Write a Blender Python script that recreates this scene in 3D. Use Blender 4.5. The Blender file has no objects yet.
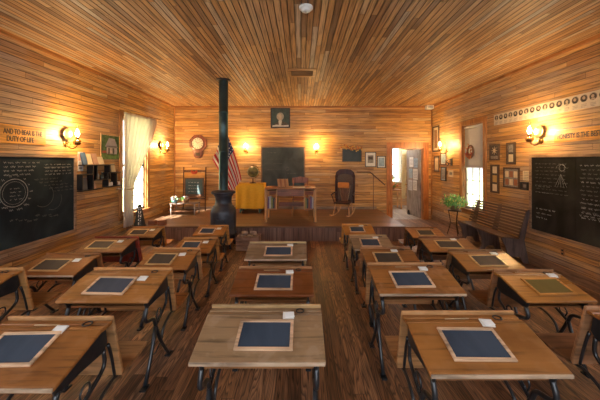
import bpy, bmesh, math, random
from mathutils import Vector, Matrix
random.seed(7)
PI = math.pi
SC = bpy.context.scene
COL = SC.collection
F = 283.0; EYE = 1.78; VX = 301.0; VY = 162.0

# ---------------------------------------------------------------- camera, world, light
cd = bpy.data.cameras.new('camera'); cam = bpy.data.objects.new('camera', cd); COL.objects.link(cam)
cam.location = (0, 0, EYE); cam.rotation_euler = (PI/2, 0, 0)
cd.sensor_width = 36; cd.lens = F/600*36; cd.shift_x = -(VX-300)/600; cd.shift_y = -(200-VY)/600
cd.clip_start = 0.02; cd.clip_end = 200
SC.camera = cam
SC.view_settings.view_transform = 'Standard'; SC.view_settings.look = 'None'
SC.view_settings.gamma = 1; SC.view_settings.use_curve_mapping = False
SC.view_settings.exposure = 1.0
SC.cycles.use_denoising = True
SC.cycles.max_bounces = 8
SC.cycles.diffuse_bounces = 5
SC.cycles.sample_clamp_indirect = 6
w = bpy.data.worlds.new('sky'); SC.world = w; w.use_nodes = True
bg = w.node_tree.nodes['Background']; bg.inputs[0].default_value = (0.86, 0.94, 1.0, 1); bg.inputs[1].default_value = 1.5

def area(name, loc, direction, sx, sy, power, color):
    l = bpy.data.lights.new(name, 'AREA'); l.shape = 'RECTANGLE'; l.size = sx; l.size_y = sy
    l.energy = power; l.color = color
    o = bpy.data.objects.new(name, l); COL.objects.link(o); o.location = loc
    o.rotation_euler = Vector(direction).to_track_quat('-Z', 'Z').to_euler()
    return o
DAY = (0.82, 0.91, 1.0)
area('rear_daylight_fill', (0, -2.35, 2.0), (0, 1, -0.16), 5.5, 2.2, 82, DAY)  # added daylight panel behind the camera; the rear wall is closed, without windows
area('left_daylight_fill', (-3.85, 0.9, 1.9), (1, 0.1, -0.05), 1.3, 2.0, 24, DAY)  # added side fill out of view, standing for a window; no opening here
area('right_daylight_fill', (3.97, 0.9, 1.9), (-1, 0.1, -0.05), 1.3, 2.0, 24, DAY)  # same added fill on the right, in front of solid wall
area('annex_overhead_fill', (3.4, 10.3, 2.66), (0, 0.001, -1), 1.0, 1.4, 30, (0.95, 0.95, 0.92))  # added fill to brighten the annex from above, no fixture there
sl = bpy.data.lights.new('sun', 'SUN'); sl.energy = 55; sl.color = (1, 0.93, 0.8); sl.angle = 0.01
so = bpy.data.objects.new('sun', sl); COL.objects.link(so)
so.rotation_euler = Vector((0.50, 0.74, -0.84)).to_track_quat('-Z', 'Y').to_euler()

# ---------------------------------------------------------------- materials
def nm(name):
    m = bpy.data.materials.new(name); m.use_nodes = True
    return m, m.node_tree.nodes, m.node_tree.links, m.node_tree.nodes['Principled BSDF']
_c = {}
def flat(name, col, rough=0.6, metal=0.0, var=0.12, scale=12, bump=0.0, spec=0.5, emit=0):
    if name in _c: return _c[name]
    m, N, L, b = nm(name)
    tc = N.new('ShaderNodeTexCoord'); nz = N.new('ShaderNodeTexNoise'); nz.inputs['Scale'].default_value = scale; nz.inputs['Detail'].default_value = 4
    L.new(tc.outputs['Object'], nz.inputs['Vector'])
    r = N.new('ShaderNodeValToRGB')
    r.color_ramp.elements[0].position = 0.3; r.color_ramp.elements[1].position = 0.7
    r.color_ramp.elements[0].color = tuple(c*(1-var) for c in col)+(1,)
    r.color_ramp.elements[1].color = tuple(min(1, c*(1+var)) for c in col)+(1,)
    L.new(nz.outputs['Fac'], r.inputs['Fac']); L.new(r.outputs['Color'], b.inputs['Base Color'])
    b.inputs['Roughness'].default_value = rough; b.inputs['Metallic'].default_value = metal
    b.inputs['Specular IOR Level'].default_value = spec
    if bump:
        bp = N.new('ShaderNodeBump'); bp.inputs['Strength'].default_value = bump; bp.inputs['Distance'].default_value = 0.01
        L.new(nz.outputs['Fac'], bp.inputs['Height']); L.new(bp.outputs['Normal'], b.inputs['Normal'])
    if emit:
        b.inputs['Emission Color'].default_value = tuple(col)+(1,); b.inputs['Emission Strength'].default_value = emit
    _c[name] = m
    return m

def math_node(N, L, op, a, b=None, c=None):
    n = N.new('ShaderNodeMath'); n.operation = op
    for i, v in enumerate((a, b, c)):
        if v is None: continue
        if isinstance(v, (int, float)): n.inputs[i].default_value = v
        else: L.new(v, n.inputs[i])
    return n.outputs[0]

def mixc(N, L, fac, a, b, blend='MIX'):
    n = N.new('ShaderNodeMix'); n.data_type = 'RGBA'; n.blend_type = blend
    for i, v in ((0, fac), (6, a), (7, b)):
        if isinstance(v, (int, float)): n.inputs[i].default_value = v
        elif isinstance(v, tuple): n.inputs[i].default_value = v+(1,) if len(v) == 3 else v
        else: L.new(v, n.inputs[i])
    return n.outputs[2]

def ramp(N, L, fac, stops, interp='LINEAR'):
    r = N.new('ShaderNodeValToRGB'); r.color_ramp.interpolation = interp
    e = r.color_ramp.elements
    e[0].position = stops[0][0]; e[0].color = stops[0][1]+(1,)
    e[1].position = stops[-1][0]; e[1].color = stops[-1][1]+(1,)
    for p, c in stops[1:-1]:
        x = e.new(p); x.color = c+(1,)
    L.new(fac, r.inputs['Fac']); return r.outputs['Color']

def boards_mat(name, idx_axis, len_axis, pitch, seg, stops, weather, wfac=0.5, rough=0.45, grain=1.0, flame=0.0, gap=0.05):
    """tongue and groove boards: each board and each length of board its own tone, grain along the board"""
    m, N, L, b = nm(name)
    tc = N.new('ShaderNodeTexCoord'); s = N.new('ShaderNodeSeparateXYZ'); L.new(tc.outputs['Object'], s.inputs[0])
    u = s.outputs[idx_axis]; v = s.outputs[len_axis]
    un = math_node(N, L, 'DIVIDE', u, pitch)
    bi = math_node(N, L, 'FLOOR', un)
    fr = math_node(N, L, 'FRACT', un)
    w1 = N.new('ShaderNodeTexWhiteNoise'); w1.noise_dimensions = '1D'; L.new(bi, w1.inputs['W'])
    off = math_node(N, L, 'MULTIPLY', w1.outputs['Value'], 37.0)
    vs = math_node(N, L, 'ADD', math_node(N, L, 'DIVIDE', v, seg), off)
    si = math_node(N, L, 'FLOOR', vs); sf = math_node(N, L, 'FRACT', vs)
    cb = N.new('ShaderNodeCombineXYZ'); L.new(bi, cb.inputs[0]); L.new(si, cb.inputs[1])
    w2 = N.new('ShaderNodeTexWhiteNoise'); w2.noise_dimensions = '2D'; L.new(cb.outputs[0], w2.inputs['Vector'])
    col = ramp(N, L, w2.outputs['Value'], stops)
    # grain
    gc = N.new('ShaderNodeCombineXYZ')
    L.new(math_node(N, L, 'MULTIPLY', u, 60.0), gc.inputs[0]); L.new(math_node(N, L, 'MULTIPLY', v, 2.2), gc.inputs[1])
    L.new(math_node(N, L, 'MULTIPLY', w2.outputs['Value'], 50.0), gc.inputs[2])
    g = N.new('ShaderNodeTexNoise'); g.inputs['Scale'].default_value = 1.0; g.inputs['Detail'].default_value = 4
    L.new(gc.outputs[0], g.inputs['Vector'])
    gr = ramp(N, L, g.outputs['Fac'], [(0.34, (0.30, 0.25, 0.22)), (0.5, (1, 1, 1)), (0.7, (1.35, 1.3, 1.2))])
    col = mixc(N, L, 0.75*grain, col, gr, 'MULTIPLY')
    if flame:
        fc = N.new('ShaderNodeCombineXYZ')
        L.new(math_node(N, L, 'MULTIPLY', u, 14.0), fc.inputs[0]); L.new(math_node(N, L, 'MULTIPLY', v, 1.3), fc.inputs[1])
        L.new(math_node(N, L, 'MULTIPLY', w2.outputs['Value'], 80.0), fc.inputs[2])
        f = N.new('ShaderNodeTexNoise'); f.inputs['Scale'].default_value = 1.0; f.inputs['Detail'].default_value = 1
        L.new(fc.outputs[0], f.inputs['Vector'])
        rings = math_node(N, L, 'FRACT', math_node(N, L, 'MULTIPLY', f.outputs['Fac'], 13.0))
        rr = ramp(N, L, rings, [(0.0, (0.22, 0.18, 0.16)), (0.25, (0.9, 0.88, 0.85)), (0.75, (1.7, 1.6, 1.5)), (1.0, (0.25, 0.2, 0.18))])
        col = mixc(N, L, flame, col, rr, 'MULTIPLY')
    # weathered patches
    pn = N.new('ShaderNodeTexNoise'); pn.inputs['Scale'].default_value = 0.9; pn.inputs['Detail'].default_value = 5
    L.new(tc.outputs['Object'], pn.inputs['Vector'])
    pf = math_node(N, L, 'MULTIPLY', math_node(N, L, 'MULTIPLY', w2.outputs['Color'], 1.0), 1.0)
    pw = N.new('ShaderNodeMapRange'); pw.inputs[1].default_value = 0.42; pw.inputs[2].default_value = 0.60; pw.inputs[4].default_value = wfac
    L.new(pn.outputs['Fac'], pw.inputs[0])
    wf = math_node(N, L, 'MULTIPLY', pw.outputs[0], math_node(N, L, 'ADD', math_node(N, L, 'MULTIPLY', w1.outputs['Value'], 0.7), 0.3))
    wcol = mixc(N, L, 0.6, weather, gr, 'MULTIPLY')
    col = mixc(N, L, wf, col, wcol)
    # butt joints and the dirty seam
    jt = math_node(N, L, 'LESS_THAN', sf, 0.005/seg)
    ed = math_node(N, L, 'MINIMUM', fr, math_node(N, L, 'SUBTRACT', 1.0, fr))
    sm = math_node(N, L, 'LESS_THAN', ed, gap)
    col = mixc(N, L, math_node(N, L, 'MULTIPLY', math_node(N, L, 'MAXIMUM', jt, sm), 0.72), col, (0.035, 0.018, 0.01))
    L.new(col, b.inputs['Base Color'])
    b.inputs['Roughness'].default_value = rough
    rg = N.new('ShaderNodeMapRange'); rg.inputs[3].default_value = rough-0.1; rg.inputs[4].default_value = rough+0.18
    L.new(g.outputs['Fac'], rg.inputs[0]); L.new(rg.outputs[0], b.inputs['Roughness'])
    bp = N.new('ShaderNodeBump'); bp.inputs['Strength'].default_value = 0.35; bp.inputs['Distance'].default_value = 0.004
    L.new(g.outputs['Fac'], bp.inputs['Height']); L.new(bp.outputs['Normal'], b.inputs['Normal'])
    return m

WALL_STOPS = [(0.0, (0.36, 0.17, 0.05)), (0.25, (0.52, 0.26, 0.07)), (0.55, (0.62, 0.33, 0.095)), (0.8, (0.68, 0.39, 0.13)), (1.0, (0.62, 0.42, 0.20))]
CEIL_STOPS = [(0.0, (0.22, 0.11, 0.05)), (0.15, (0.40, 0.20, 0.075)), (0.5, (0.54, 0.29, 0.105)), (0.85, (0.60, 0.37, 0.17)), (1.0, (0.50, 0.41, 0.31))]
PITCH = 0.085
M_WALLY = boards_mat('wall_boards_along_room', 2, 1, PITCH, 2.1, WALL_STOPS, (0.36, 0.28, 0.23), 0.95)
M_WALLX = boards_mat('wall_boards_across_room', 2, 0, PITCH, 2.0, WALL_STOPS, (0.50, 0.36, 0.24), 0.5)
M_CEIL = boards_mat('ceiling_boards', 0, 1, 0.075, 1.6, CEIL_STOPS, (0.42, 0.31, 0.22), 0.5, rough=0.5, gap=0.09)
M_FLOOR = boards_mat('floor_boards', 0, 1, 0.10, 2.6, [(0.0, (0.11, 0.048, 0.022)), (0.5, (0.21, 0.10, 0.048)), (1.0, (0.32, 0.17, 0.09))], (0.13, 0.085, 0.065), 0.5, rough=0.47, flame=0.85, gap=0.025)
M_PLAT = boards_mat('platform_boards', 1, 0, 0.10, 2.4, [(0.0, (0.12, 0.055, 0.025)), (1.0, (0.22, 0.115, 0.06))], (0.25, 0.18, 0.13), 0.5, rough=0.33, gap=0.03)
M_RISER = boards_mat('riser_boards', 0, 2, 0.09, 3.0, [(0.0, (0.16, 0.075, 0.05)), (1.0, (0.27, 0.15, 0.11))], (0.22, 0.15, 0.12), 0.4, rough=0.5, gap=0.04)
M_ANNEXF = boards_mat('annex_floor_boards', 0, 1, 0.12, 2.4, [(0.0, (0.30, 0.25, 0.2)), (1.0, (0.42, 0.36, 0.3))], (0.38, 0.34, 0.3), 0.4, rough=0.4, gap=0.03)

def wood(name, col, dark=None, rough=0.4, axis=0, scale=1.0, wear=0.0, contrast=0.5, spec=.5):
    """plain or worn wood with grain along one object axis (0 x, 1 y, 2 z)"""
    if name in _c: return _c[name]
    m, N, L, b = nm(name)
    dark = dark or tuple(c*0.42 for c in col)
    tc = N.new('ShaderNodeTexCoord'); oi = N.new('ShaderNodeObjectInfo')
    ad = N.new('ShaderNodeVectorMath'); ad.operation = 'ADD'
    cb = N.new('ShaderNodeCombineXYZ')
    for i in range(3): L.new(math_node(N, L, 'MULTIPLY', oi.outputs['Random'], 31.7+i*9), cb.inputs[i])
    L.new(tc.outputs['Object'], ad.inputs[0]); L.new(cb.outputs[0], ad.inputs[1])
    mp = N.new('ShaderNodeMapping'); sc = [34*scale]*3; sc[axis] = 2.6*scale
    mp.inputs['Scale'].default_value = sc; L.new(ad.outputs[0], mp.inputs['Vector'])
    nz = N.new('ShaderNodeTexNoise'); nz.inputs['Scale'].default_value = 1; nz.inputs['Detail'].default_value = 5; nz.inputs['Distortion'].default_value = 0.4
    L.new(mp.outputs[0], nz.inputs['Vector'])
    c = ramp(N, L, nz.outputs['Fac'], [(0.28, dark), (0.28+0.3*(1-contrast)+0.1, col), (0.85, tuple(min(1, x*1.22) for x in col))])
    n2 = N.new('ShaderNodeTexNoise'); n2.inputs['Scale'].default_value = 3.2; n2.inputs['Detail'].default_value = 6
    L.new(ad.outputs[0], n2.inputs['Vector'])
    c = mixc(N, L, 0.55, c, ramp(N, L, n2.outputs['Fac'], [(0.32, (0.42, 0.36, 0.32)), (0.5, (1, 1, 1)), (0.72, (1.3, 1.28, 1.22))]), 'MULTIPLY')
    if wear:
        n3 = N.new('ShaderNodeTexNoise'); n3.inputs['Scale'].default_value = 9; n3.inputs['Detail'].default_value = 8
        L.new(ad.outputs[0], n3.inputs['Vector'])
        mr = N.new('ShaderNodeMapRange'); mr.inputs[1].default_value = 0.52; mr.inputs[2].default_value = 0.62; mr.inputs[4].default_value = wear
        L.new(n3.outputs['Fac'], mr.inputs[0]); c = mixc(N, L, mr.outputs[0], c, tuple(min(1, x*1.3+0.09) for x in col))
    L.new(c, b.inputs['Base Color']); b.inputs['Specular IOR Level'].default_value = spec
    mr = N.new('ShaderNodeMapRange'); mr.inputs[3].default_value = rough-0.1; mr.inputs[4].default_value = rough+0.2
    L.new(n2.outputs['Fac'], mr.inputs[0]); L.new(mr.outputs[0], b.inputs['Roughness'])
    bp = N.new('ShaderNodeBump'); bp.inputs['Strength'].default_value = 0.25; bp.inputs['Distance'].default_value = 0.003
    L.new(nz.outputs['Fac'], bp.inputs['Height']); L.new(bp.outputs['Normal'], b.inputs['Normal'])
    _c[name] = m
    return m

def thin_glass(name, tint=(1, 1, 1), gloss=0.08):
    if name in _c: return _c[name]
    m, N, L, b = nm(name); N.remove(b)
    out = [n for n in N if n.type == 'OUTPUT_MATERIAL'][0]
    t = N.new('ShaderNodeBsdfTransparent'); t.inputs[0].default_value = tint+(1,)
    g = N.new('ShaderNodeBsdfGlossy'); g.inputs['Roughness'].default_value = 0.03
    lw = N.new('ShaderNodeLayerWeight'); lw.inputs[0].default_value = 0.25
    fac = math_node(N, L, 'ADD', math_node(N, L, 'MULTIPLY', lw.outputs['Fresnel'], 0.6), gloss*0.3)
    mx = N.new('ShaderNodeMixShader'); L.new(fac, mx.inputs[0]); L.new(t.outputs[0], mx.inputs[1]); L.new(g.outputs[0], mx.inputs[2])
    L.new(mx.outputs[0], out.inputs[0]); _c[name] = m
    return m

def board_black(name, col, smudge):
    """chalk-smudged blackboard"""
    m, N, L, b = nm(name)
    tc = N.new('ShaderNodeTexCoord')
    n1 = N.new('ShaderNodeTexNoise'); n1.inputs['Scale'].default_value = 1.6; n1.inputs['Detail'].default_value = 7; n1.inputs['Distortion'].default_value = 1.2
    mp = N.new('ShaderNodeMapping'); mp.inputs['Scale'].default_value = (1, 0.7, 2.0)
    L.new(tc.outputs['Object'], mp.inputs[0]); L.new(mp.outputs[0], n1.inputs['Vector'])
    L.new(ramp(N, L, n1.outputs['Fac'], [(0.35, col), (0.75, smudge)]), b.inputs['Base Color'])
    b.inputs['Roughness'].default_value = 0.6; b.inputs['Specular IOR Level'].default_value = 0.15
    return m

IRON = flat('cast_iron', (0.012, 0.016, 0.02), 0.28, 0.0, 0.3, 25, 0.1, 0.8)
BRASS = flat('aged_brass', (0.62, 0.42, 0.14), 0.25, 1.0, 0.2, 30)
TRIM = wood('trim_wood', (0.44, 0.19, 0.055), rough=0.35, axis=2)
TRIMH = wood('trim_wood_horizontal', (0.44, 0.19, 0.055), rough=0.35, axis=0)
TRIMY = wood('trim_wood_lengthwise', (0.44, 0.19, 0.055), rough=0.35, axis=1)
DTRIM = wood('dark_trim_wood', (0.17, 0.065, 0.022), rough=0.35, axis=2)
DARKWOOD = wood('dark_wood', (0.09, 0.035, 0.016), rough=0.35, axis=2)
WHITE = flat('white_paper', (0.80, 0.78, 0.72), 0.7, var=0.05)
CREAM = flat('cream_paper', (0.74, 0.62, 0.42), 0.7, var=0.12)
BLACK = flat('black_paint', (0.015, 0.014, 0.014), 0.4)
CHALK = flat('chalk', (0.36, 0.38, 0.38), 0.9, var=0.35, scale=25)
CHALKDIM = flat('faint_chalk', (0.15, 0.16, 0.15), 0.9, var=0.35, scale=25)
INK = flat('printing_ink', (0.06, 0.035, 0.02), 0.6)

# ---------------------------------------------------------------- mesh helpers
class MB:
    def __init__(s): s.bm = bmesh.new()
    def _tag(s, faces, mat, smooth=False):
        for f in faces: f.material_index = mat; f.smooth = smooth
    def box(s, c, d, rot=None, mat=0):
        n = len(s.bm.faces)
        M = Matrix.Translation(c)
        if rot is not None: M = M @ (rot if isinstance(rot, Matrix) else Matrix.Rotation(rot[1], 4, rot[0]))
        M = M @ Matrix.Diagonal((d[0], d[1], d[2], 1))
        bmesh.ops.create_cube(s.bm, size=1, matrix=M)
        s.bm.faces.ensure_lookup_table(); s._tag(s.bm.faces[n:], mat); return s
    def mm(s, x0, x1, y0, y1, z0, z1, mat=0):
        return s.box(((x0+x1)/2, (y0+y1)/2, (z0+z1)/2), (x1-x0, y1-y0, z1-z0), None, mat)
    def poly(s, pts, axis, a, b, mat=0):
        """extrude a 2D outline: axis 0 -> pts are (y,z), 1 -> (x,z), 2 -> (x,y)"""
        def mk(p, t): return ((t, p[0], p[1]), (p[0], t, p[1]), (p[0], p[1], t))[axis]
        A = [s.bm.verts.new(mk(p, a)) for p in pts]; B = [s.bm.verts.new(mk(p, b)) for p in pts]
        fs = [s.bm.faces.new(A), s.bm.faces.new(B[::-1])]
        n = len(pts)
        for i in range(n): fs.append(s.bm.faces.new((A[i], B[i], B[(i+1) % n], A[(i+1) % n])))
        s._tag(fs, mat); return s
    def tube(s, pts, r, seg=8, mat=0, cap=True):
        pts = [Vector(p) for p in pts]; n = len(pts)
        rs = r if isinstance(r, (list, tuple)) else [r]*n
        rings = []; prev = None
        for i, p in enumerate(pts):
            t = (pts[min(i+1, n-1)]-pts[max(i-1, 0)]).normalized()
            if prev is None:
                a = Vector((0, 0, 1)) if abs(t.z) < 0.9 else Vector((1, 0, 0)); u = t.cross(a).normalized()
            else:
                u = (prev-t*prev.dot(t)).normalized()
            prev = u; v = t.cross(u)
            rings.append([s.bm.verts.new(p+(u*math.cos(2*PI*k/seg)+v*math.sin(2*PI*k/seg))*rs[i]) for k in range(seg)])
        fs = []
        for i in range(n-1):
            for k in range(seg):
                fs.append(s.bm.faces.new((rings[i][k], rings[i][(k+1) % seg], rings[i+1][(k+1) % seg], rings[i+1][k])))
        s._tag(fs, mat, True)
        if cap: s._tag([s.bm.faces.new(rings[0][::-1]), s.bm.faces.new(rings[-1])], mat)
        return s
    def lathe(s, prof, c=(0, 0, 0), seg=20, mat=0, M=None, smooth=True):
        M = M or Matrix.Identity(4); rings = []
        for r, z in prof:
            if r < 1e-5: rings.append([s.bm.verts.new(M @ Vector((c[0], c[1], c[2]+z)))])
            else: rings.append([s.bm.verts.new(M @ Vector((c[0]+r*math.cos(2*PI*k/seg), c[1]+r*math.sin(2*PI*k/seg), c[2]+z))) for k in range(seg)])
        fs = []
        for A, B in zip(rings[:-1], rings[1:]):
            for k in range(seg):
                k2 = (k+1) % seg
                if len(A) == 1 and len(B) == 1: continue
                if len(A) == 1: fs.append(s.bm.faces.new((A[0], B[k2], B[k])))
                elif len(B) == 1: fs.append(s.bm.faces.new((A[k], A[k2], B[0])))
                else: fs.append(s.bm.faces.new((A[k], A[k2], B[k2], B[k])))
        s._tag(fs, mat, smooth); return s
    def ball(s, c, r, mat=0, sc=(1, 1, 1), seg=14):
        n = len(s.bm.faces)
        bmesh.ops.create_uvsphere(s.bm, u_segments=seg, v_segments=seg//2+1, radius=r, matrix=Matrix.Translation(c) @ Matrix.Diagonal((sc[0], sc[1], sc[2], 1)))
        s.bm.faces.ensure_lookup_table(); s._tag(s.bm.faces[n:], mat, True); return s
    def quad(s, pts, mat=0, smooth=False):
        s._tag([s.bm.faces.new([s.bm.verts.new(p) for p in pts])], mat, smooth); return s
    def grid(s, fn, nu, nv, mat=0, smooth=True, matfn=None):
        V = [[s.bm.verts.new(fn(i/nu, j/nv)) for j in range(nv+1)] for i in range(nu+1)]
        for i in range(nu):
            for j in range(nv):
                f = s.bm.faces.new((V[i][j], V[i+1][j], V[i+1][j+1], V[i][j+1])); f.smooth = smooth
                f.material_index = matfn((i+.5)/nu, (j+.5)/nv) if matfn else mat
        return s
    def build(s, name, mats, parent=None, loc=None, bevel=0, solid=0, rotz=0, fix=True):
        if fix: bmesh.ops.recalc_face_normals(s.bm, faces=s.bm.faces)
        me = bpy.data.meshes.new(name); s.bm.to_mesh(me); s.bm.free()
        for m in (mats if isinstance(mats, (list, tuple)) else [mats]): me.materials.append(m)
        o = bpy.data.objects.new(name, me); COL.objects.link(o)
        if parent: o.parent = parent
        if loc is not None: o.location = loc
        o.rotation_euler.z = rotz
        if solid:
            md = o.modifiers.new('thickness', 'SOLIDIFY'); md.thickness = solid; md.offset = 0
        if bevel:
            md = o.modifiers.new('bevel', 'BEVEL'); md.width = bevel; md.segments = 2; md.limit_method = 'ANGLE'; md.angle_limit = 0.7
        return o

def tag(o, label=None, cat=None, group=None, kind=None):
    if label: o['label'] = label
    if cat: o['category'] = cat
    if group: o['group'] = group
    if kind: o['kind'] = kind
    return o
def thing(name, loc, label, cat, group=None, rotz=0, rot=None):
    o = bpy.data.objects.new(name, None); COL.objects.link(o); o.empty_display_size = 0.1
    o.location = loc; o.rotation_euler = rot or (0, 0, rotz)
    return tag(o, label, cat, group)
def struct(o): o['kind'] = 'structure'; return o
def pt(px, py, Y): return Vector(((px-VX)/F*Y, Y, EYE+(VY-py)*Y/F))
def curve_pts(ctrl, n=6):
    """Catmull-Rom through control points"""
    P = [Vector(c) for c in ctrl]; P = [2*P[0]-P[1]]+P+[2*P[-1]-P[-2]]; out = []
    for i in range(1, len(P)-2):
        for k in range(n):
            t = k/n; a, b, c, d = P[i-1:i+3]
            out.append(0.5*((2*b)+(c-a)*t+(2*a-5*b+4*c-d)*t*t+(3*b-a-3*c+d)*t**3))
    out.append(P[-2]); return out
def text_mesh(name, body, size, mat, parent, M, extrude=0.001, align='LEFT', spacing=1.0, fit=None):
    cu = bpy.data.curves.new(name, 'FONT'); cu.body = body; cu.size = size; cu.offset = size*.022; cu.extrude = extrude; cu.align_x = align; cu.space_character = spacing
    t = bpy.data.objects.new(name, cu); COL.objects.link(t)
    bpy.context.view_layer.update()
    me = bpy.data.meshes.new_from_object(t.evaluated_get(bpy.context.evaluated_depsgraph_get()))
    COL.objects.unlink(t); bpy.data.objects.remove(t)
    if fit:
        wd = max(v.co.x for v in me.vertices)-min(v.co.x for v in me.vertices)
        me.transform(Matrix.Diagonal((fit/wd, 1, 1, 1)))
    me.transform(M); me.materials.clear(); me.materials.append(mat)
    o = bpy.data.objects.new(name, me); COL.objects.link(o); o.parent = parent
    return o
# orientation matrices: text / picture plane local (x right, y up, z out of wall) to world for each wall
def Mleft(y, z, x):   # on the left wall, reading direction runs away from the camera
    return Matrix(((0, 0, 1, x), (1, 0, 0, y), (0, 1, 0, z), (0, 0, 0, 1)))
def Mright(y, z, x):
    return Matrix(((0, 0, -1, x), (-1, 0, 0, y), (0, 1, 0, z), (0, 0, 0, 1)))
def Mback(x, z, y):
    return Matrix(((1, 0, 0, x), (0, 0, -1, y), (0, 1, 0, z), (0, 0, 0, 1)))

# ---------------------------------------------------------------- room shell
XL, XR, YB, YR, H = -3.93, 4.06, 8.78, -2.5, 3.51
PF, PX, PZ = 6.36, 2.34, 0.33       # platform front, right end, height
def split(u0, u1, z0, z1, openings):
    cuts = sorted({u0, u1, *[v for o in openings for v in o[:2] if u0 < v < u1]})
    for a, b in zip(cuts[:-1], cuts[1:]):
        mid = (a+b)/2; iv = [(z0, z1)]
        for o in openings:
            if o[0] < mid < o[1]:
                iv = [p for q in iv for p in ((q[0], min(q[1], o[2])), (max(q[0], o[3]), q[1])) if p[1]-p[0] > 1e-4]
        for c, d in iv: yield a, b, c, d
def clad_wall(name, axis, pos, out, u0, u1, openings, mat, z0=0, z1=H):
    """axis 0: wall at x=pos running along y; axis 1: wall at y=pos running along x. 'out' is the sign away from the room"""
    mb = MB(); g = 0.003
    for a, b, c, d in split(u0, u1, z0, z1, openings):
        def bx(zl, zh, t0, t1):
            lo, hi = sorted((pos+out*t0, pos+out*t1))
            if axis == 0: mb.mm(lo, hi, a, b, zl, zh)
            else: mb.mm(a, b, lo, hi, zl, zh)
        bx(c, d, 0.012, 0.12)
        k = math.floor(c/PITCH)
        while k*PITCH < d:
            zl = max(c, k*PITCH+g); zh = min(d, (k+1)*PITCH-g)
            if zh-zl > 0.004: bx(zl, zh, 0.0, 0.013)
            k += 1
    return struct(mb.build(name, mat))
WL = (6.2, 7.2, 0.62, 2.78)       # left window opening (y0,y1,z0,z1)
WR = (6.28, 7.09, 0.65, 2.68)
DO = (2.82, 3.80, 0.0, 2.22)      # door opening (x0,x1,z0,z1)
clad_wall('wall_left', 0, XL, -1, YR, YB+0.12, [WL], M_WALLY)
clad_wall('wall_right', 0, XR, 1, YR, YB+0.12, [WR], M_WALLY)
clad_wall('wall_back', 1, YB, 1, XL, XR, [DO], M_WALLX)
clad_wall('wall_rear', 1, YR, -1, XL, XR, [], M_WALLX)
mb = MB(); mb.mm(XL-.12, XR+.12, YR-.12, YB+.12, H+.012, H+.15)
k = math.floor(XL/0.075)
while k*0.075 < XR:
    mb.mm(max(XL, k*0.075+.004), min(XR, (k+1)*0.075-.004), YR, YB, H, H+.013); k += 1
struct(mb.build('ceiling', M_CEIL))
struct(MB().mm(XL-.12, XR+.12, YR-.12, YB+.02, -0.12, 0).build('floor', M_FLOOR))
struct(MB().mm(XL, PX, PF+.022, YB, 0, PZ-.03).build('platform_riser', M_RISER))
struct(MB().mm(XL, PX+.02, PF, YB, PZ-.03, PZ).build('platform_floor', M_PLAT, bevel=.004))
# mouldings
struct(MB().mm(XL, XL+.035, YR, YB, H-.05, H).build('trim_1', TRIMY))
struct(MB().mm(XR-.035, XR, YR, YB, H-.05, H).build('trim_2', TRIMY))
struct(MB().mm(XL+.035, XR-.035, YB-.035, YB, H-.05, H).build('trim_3', TRIMH))
struct(MB().mm(XL, XL+.03, YB-.03, YB, PZ, H-.05).build('trim_4', TRIM))
struct(MB().mm(XR-.03, XR, YB-.03, YB, 0, H-.05).build('trim_5', TRIM))
struct(MB().mm(XL, XL+.022, YR, PF, 0, .15).build('baseboard_left', wood('baseboard_wood', (0.28, 0.17, 0.11), axis=1)))
struct(MB().mm(XR-.022, XR, YR, YB-.03, 0, .15).build('baseboard_right', wood('baseboard_wood', (0.28, 0.17, 0.11), axis=1)))
struct(MB().mm(XL+.03, PX, YB-.022, YB, PZ, PZ+.07).mm(PX+.02, 2.66, YB-.022, YB, 0, .14).build('baseboard_back', wood('baseboard_wood_across', (0.34, 0.24, 0.17), axis=0)))
# outdoors
GRASS = flat('lawn', (0.42, 0.50, 0.30), 0.9, var=0.4, scale=3)
struct(MB().mm(-30, 30, -20, 40, -0.6, -0.5).build('ground', GRASS))

def window(n, wall, op, cols, rows, glassz=None, trim_w=0.11):
    y0, y1, z0, z1 = op; s = -1 if wall == 'L' else 1; X = XL if wall == 'L' else XR
    r = bpy.data.objects.new('window_%d' % n, None); COL.objects.link(r); r['kind'] = 'structure'
    t = trim_w
    m = MB()
    xa, xb = sorted((X-s*0.03, X+s*0.0))
    m.mm(xa, xb, y0-t, y0, z0-.02, z1+t); m.mm(xa, xb, y1, y1+t, z0-.02, z1+t); m.mm(xa, xb, y0, y1, z1, z1+t)
    xa2, xb2 = sorted((X, X+s*.12))
    m.mm(xa2, xb2, y0, y0+.02, z0, z1); m.mm(xa2, xb2, y1-.02, y1, z0, z1); m.mm(xa2, xb2, y0, y1, z1-.02, z1)
    m.build('window_frame', TRIM, r, bevel=.004)
    xa, xb = sorted((X-s*0.07, X+s*.12))
    MB().mm(xa, xb, y0-t-.03, y1+t+.03, z0-.04, z0).mm(*sorted((X-s*.025, X)), y0-t, y1+t, z0-.12, z0-.04).build('window_sill', TRIMY, r, bevel=.005)
    zm = (z0+z1)/2
    sash = MB(); xs, xe = sorted((X+s*.06, X+s*.095))
    for (a, b) in ((z0, zm+.02), (zm-.02, z1-.02)):
        sash.mm(xs, xe, y0+.02, y0+.055, a, b); sash.mm(xs, xe, y1-.055, y1-.02, a, b)
        sash.mm(xs, xe, y0+.02, y1-.02, a, a+.045); sash.mm(xs, xe, y0+.02, y1-.02, b-.04, b)
        for c in range(1, cols):
            yy = y0+.03+(y1-y0-.06)*c/cols; sash.mm(xs+.006, xe-.006, yy-.009, yy+.009, a, b)
        for q in range(1, rows):
            zz = a+(b-a)*q/rows; sash.mm(xs+.006, xe-.006, y0+.03, y1-.03, zz-.009, zz+.009)
    sash.build('sash', flat('white_window_paint', (0.62, 0.60, 0.52), 0.5, var=.1), r)
    MB().mm(xs+.014, xe-.014, y0+.03, y1-.03, z0+.02, z1-.03).build('glass', thin_glass('window_glass'), r)
window(1, 'L', WL, 3, 3)
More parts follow.
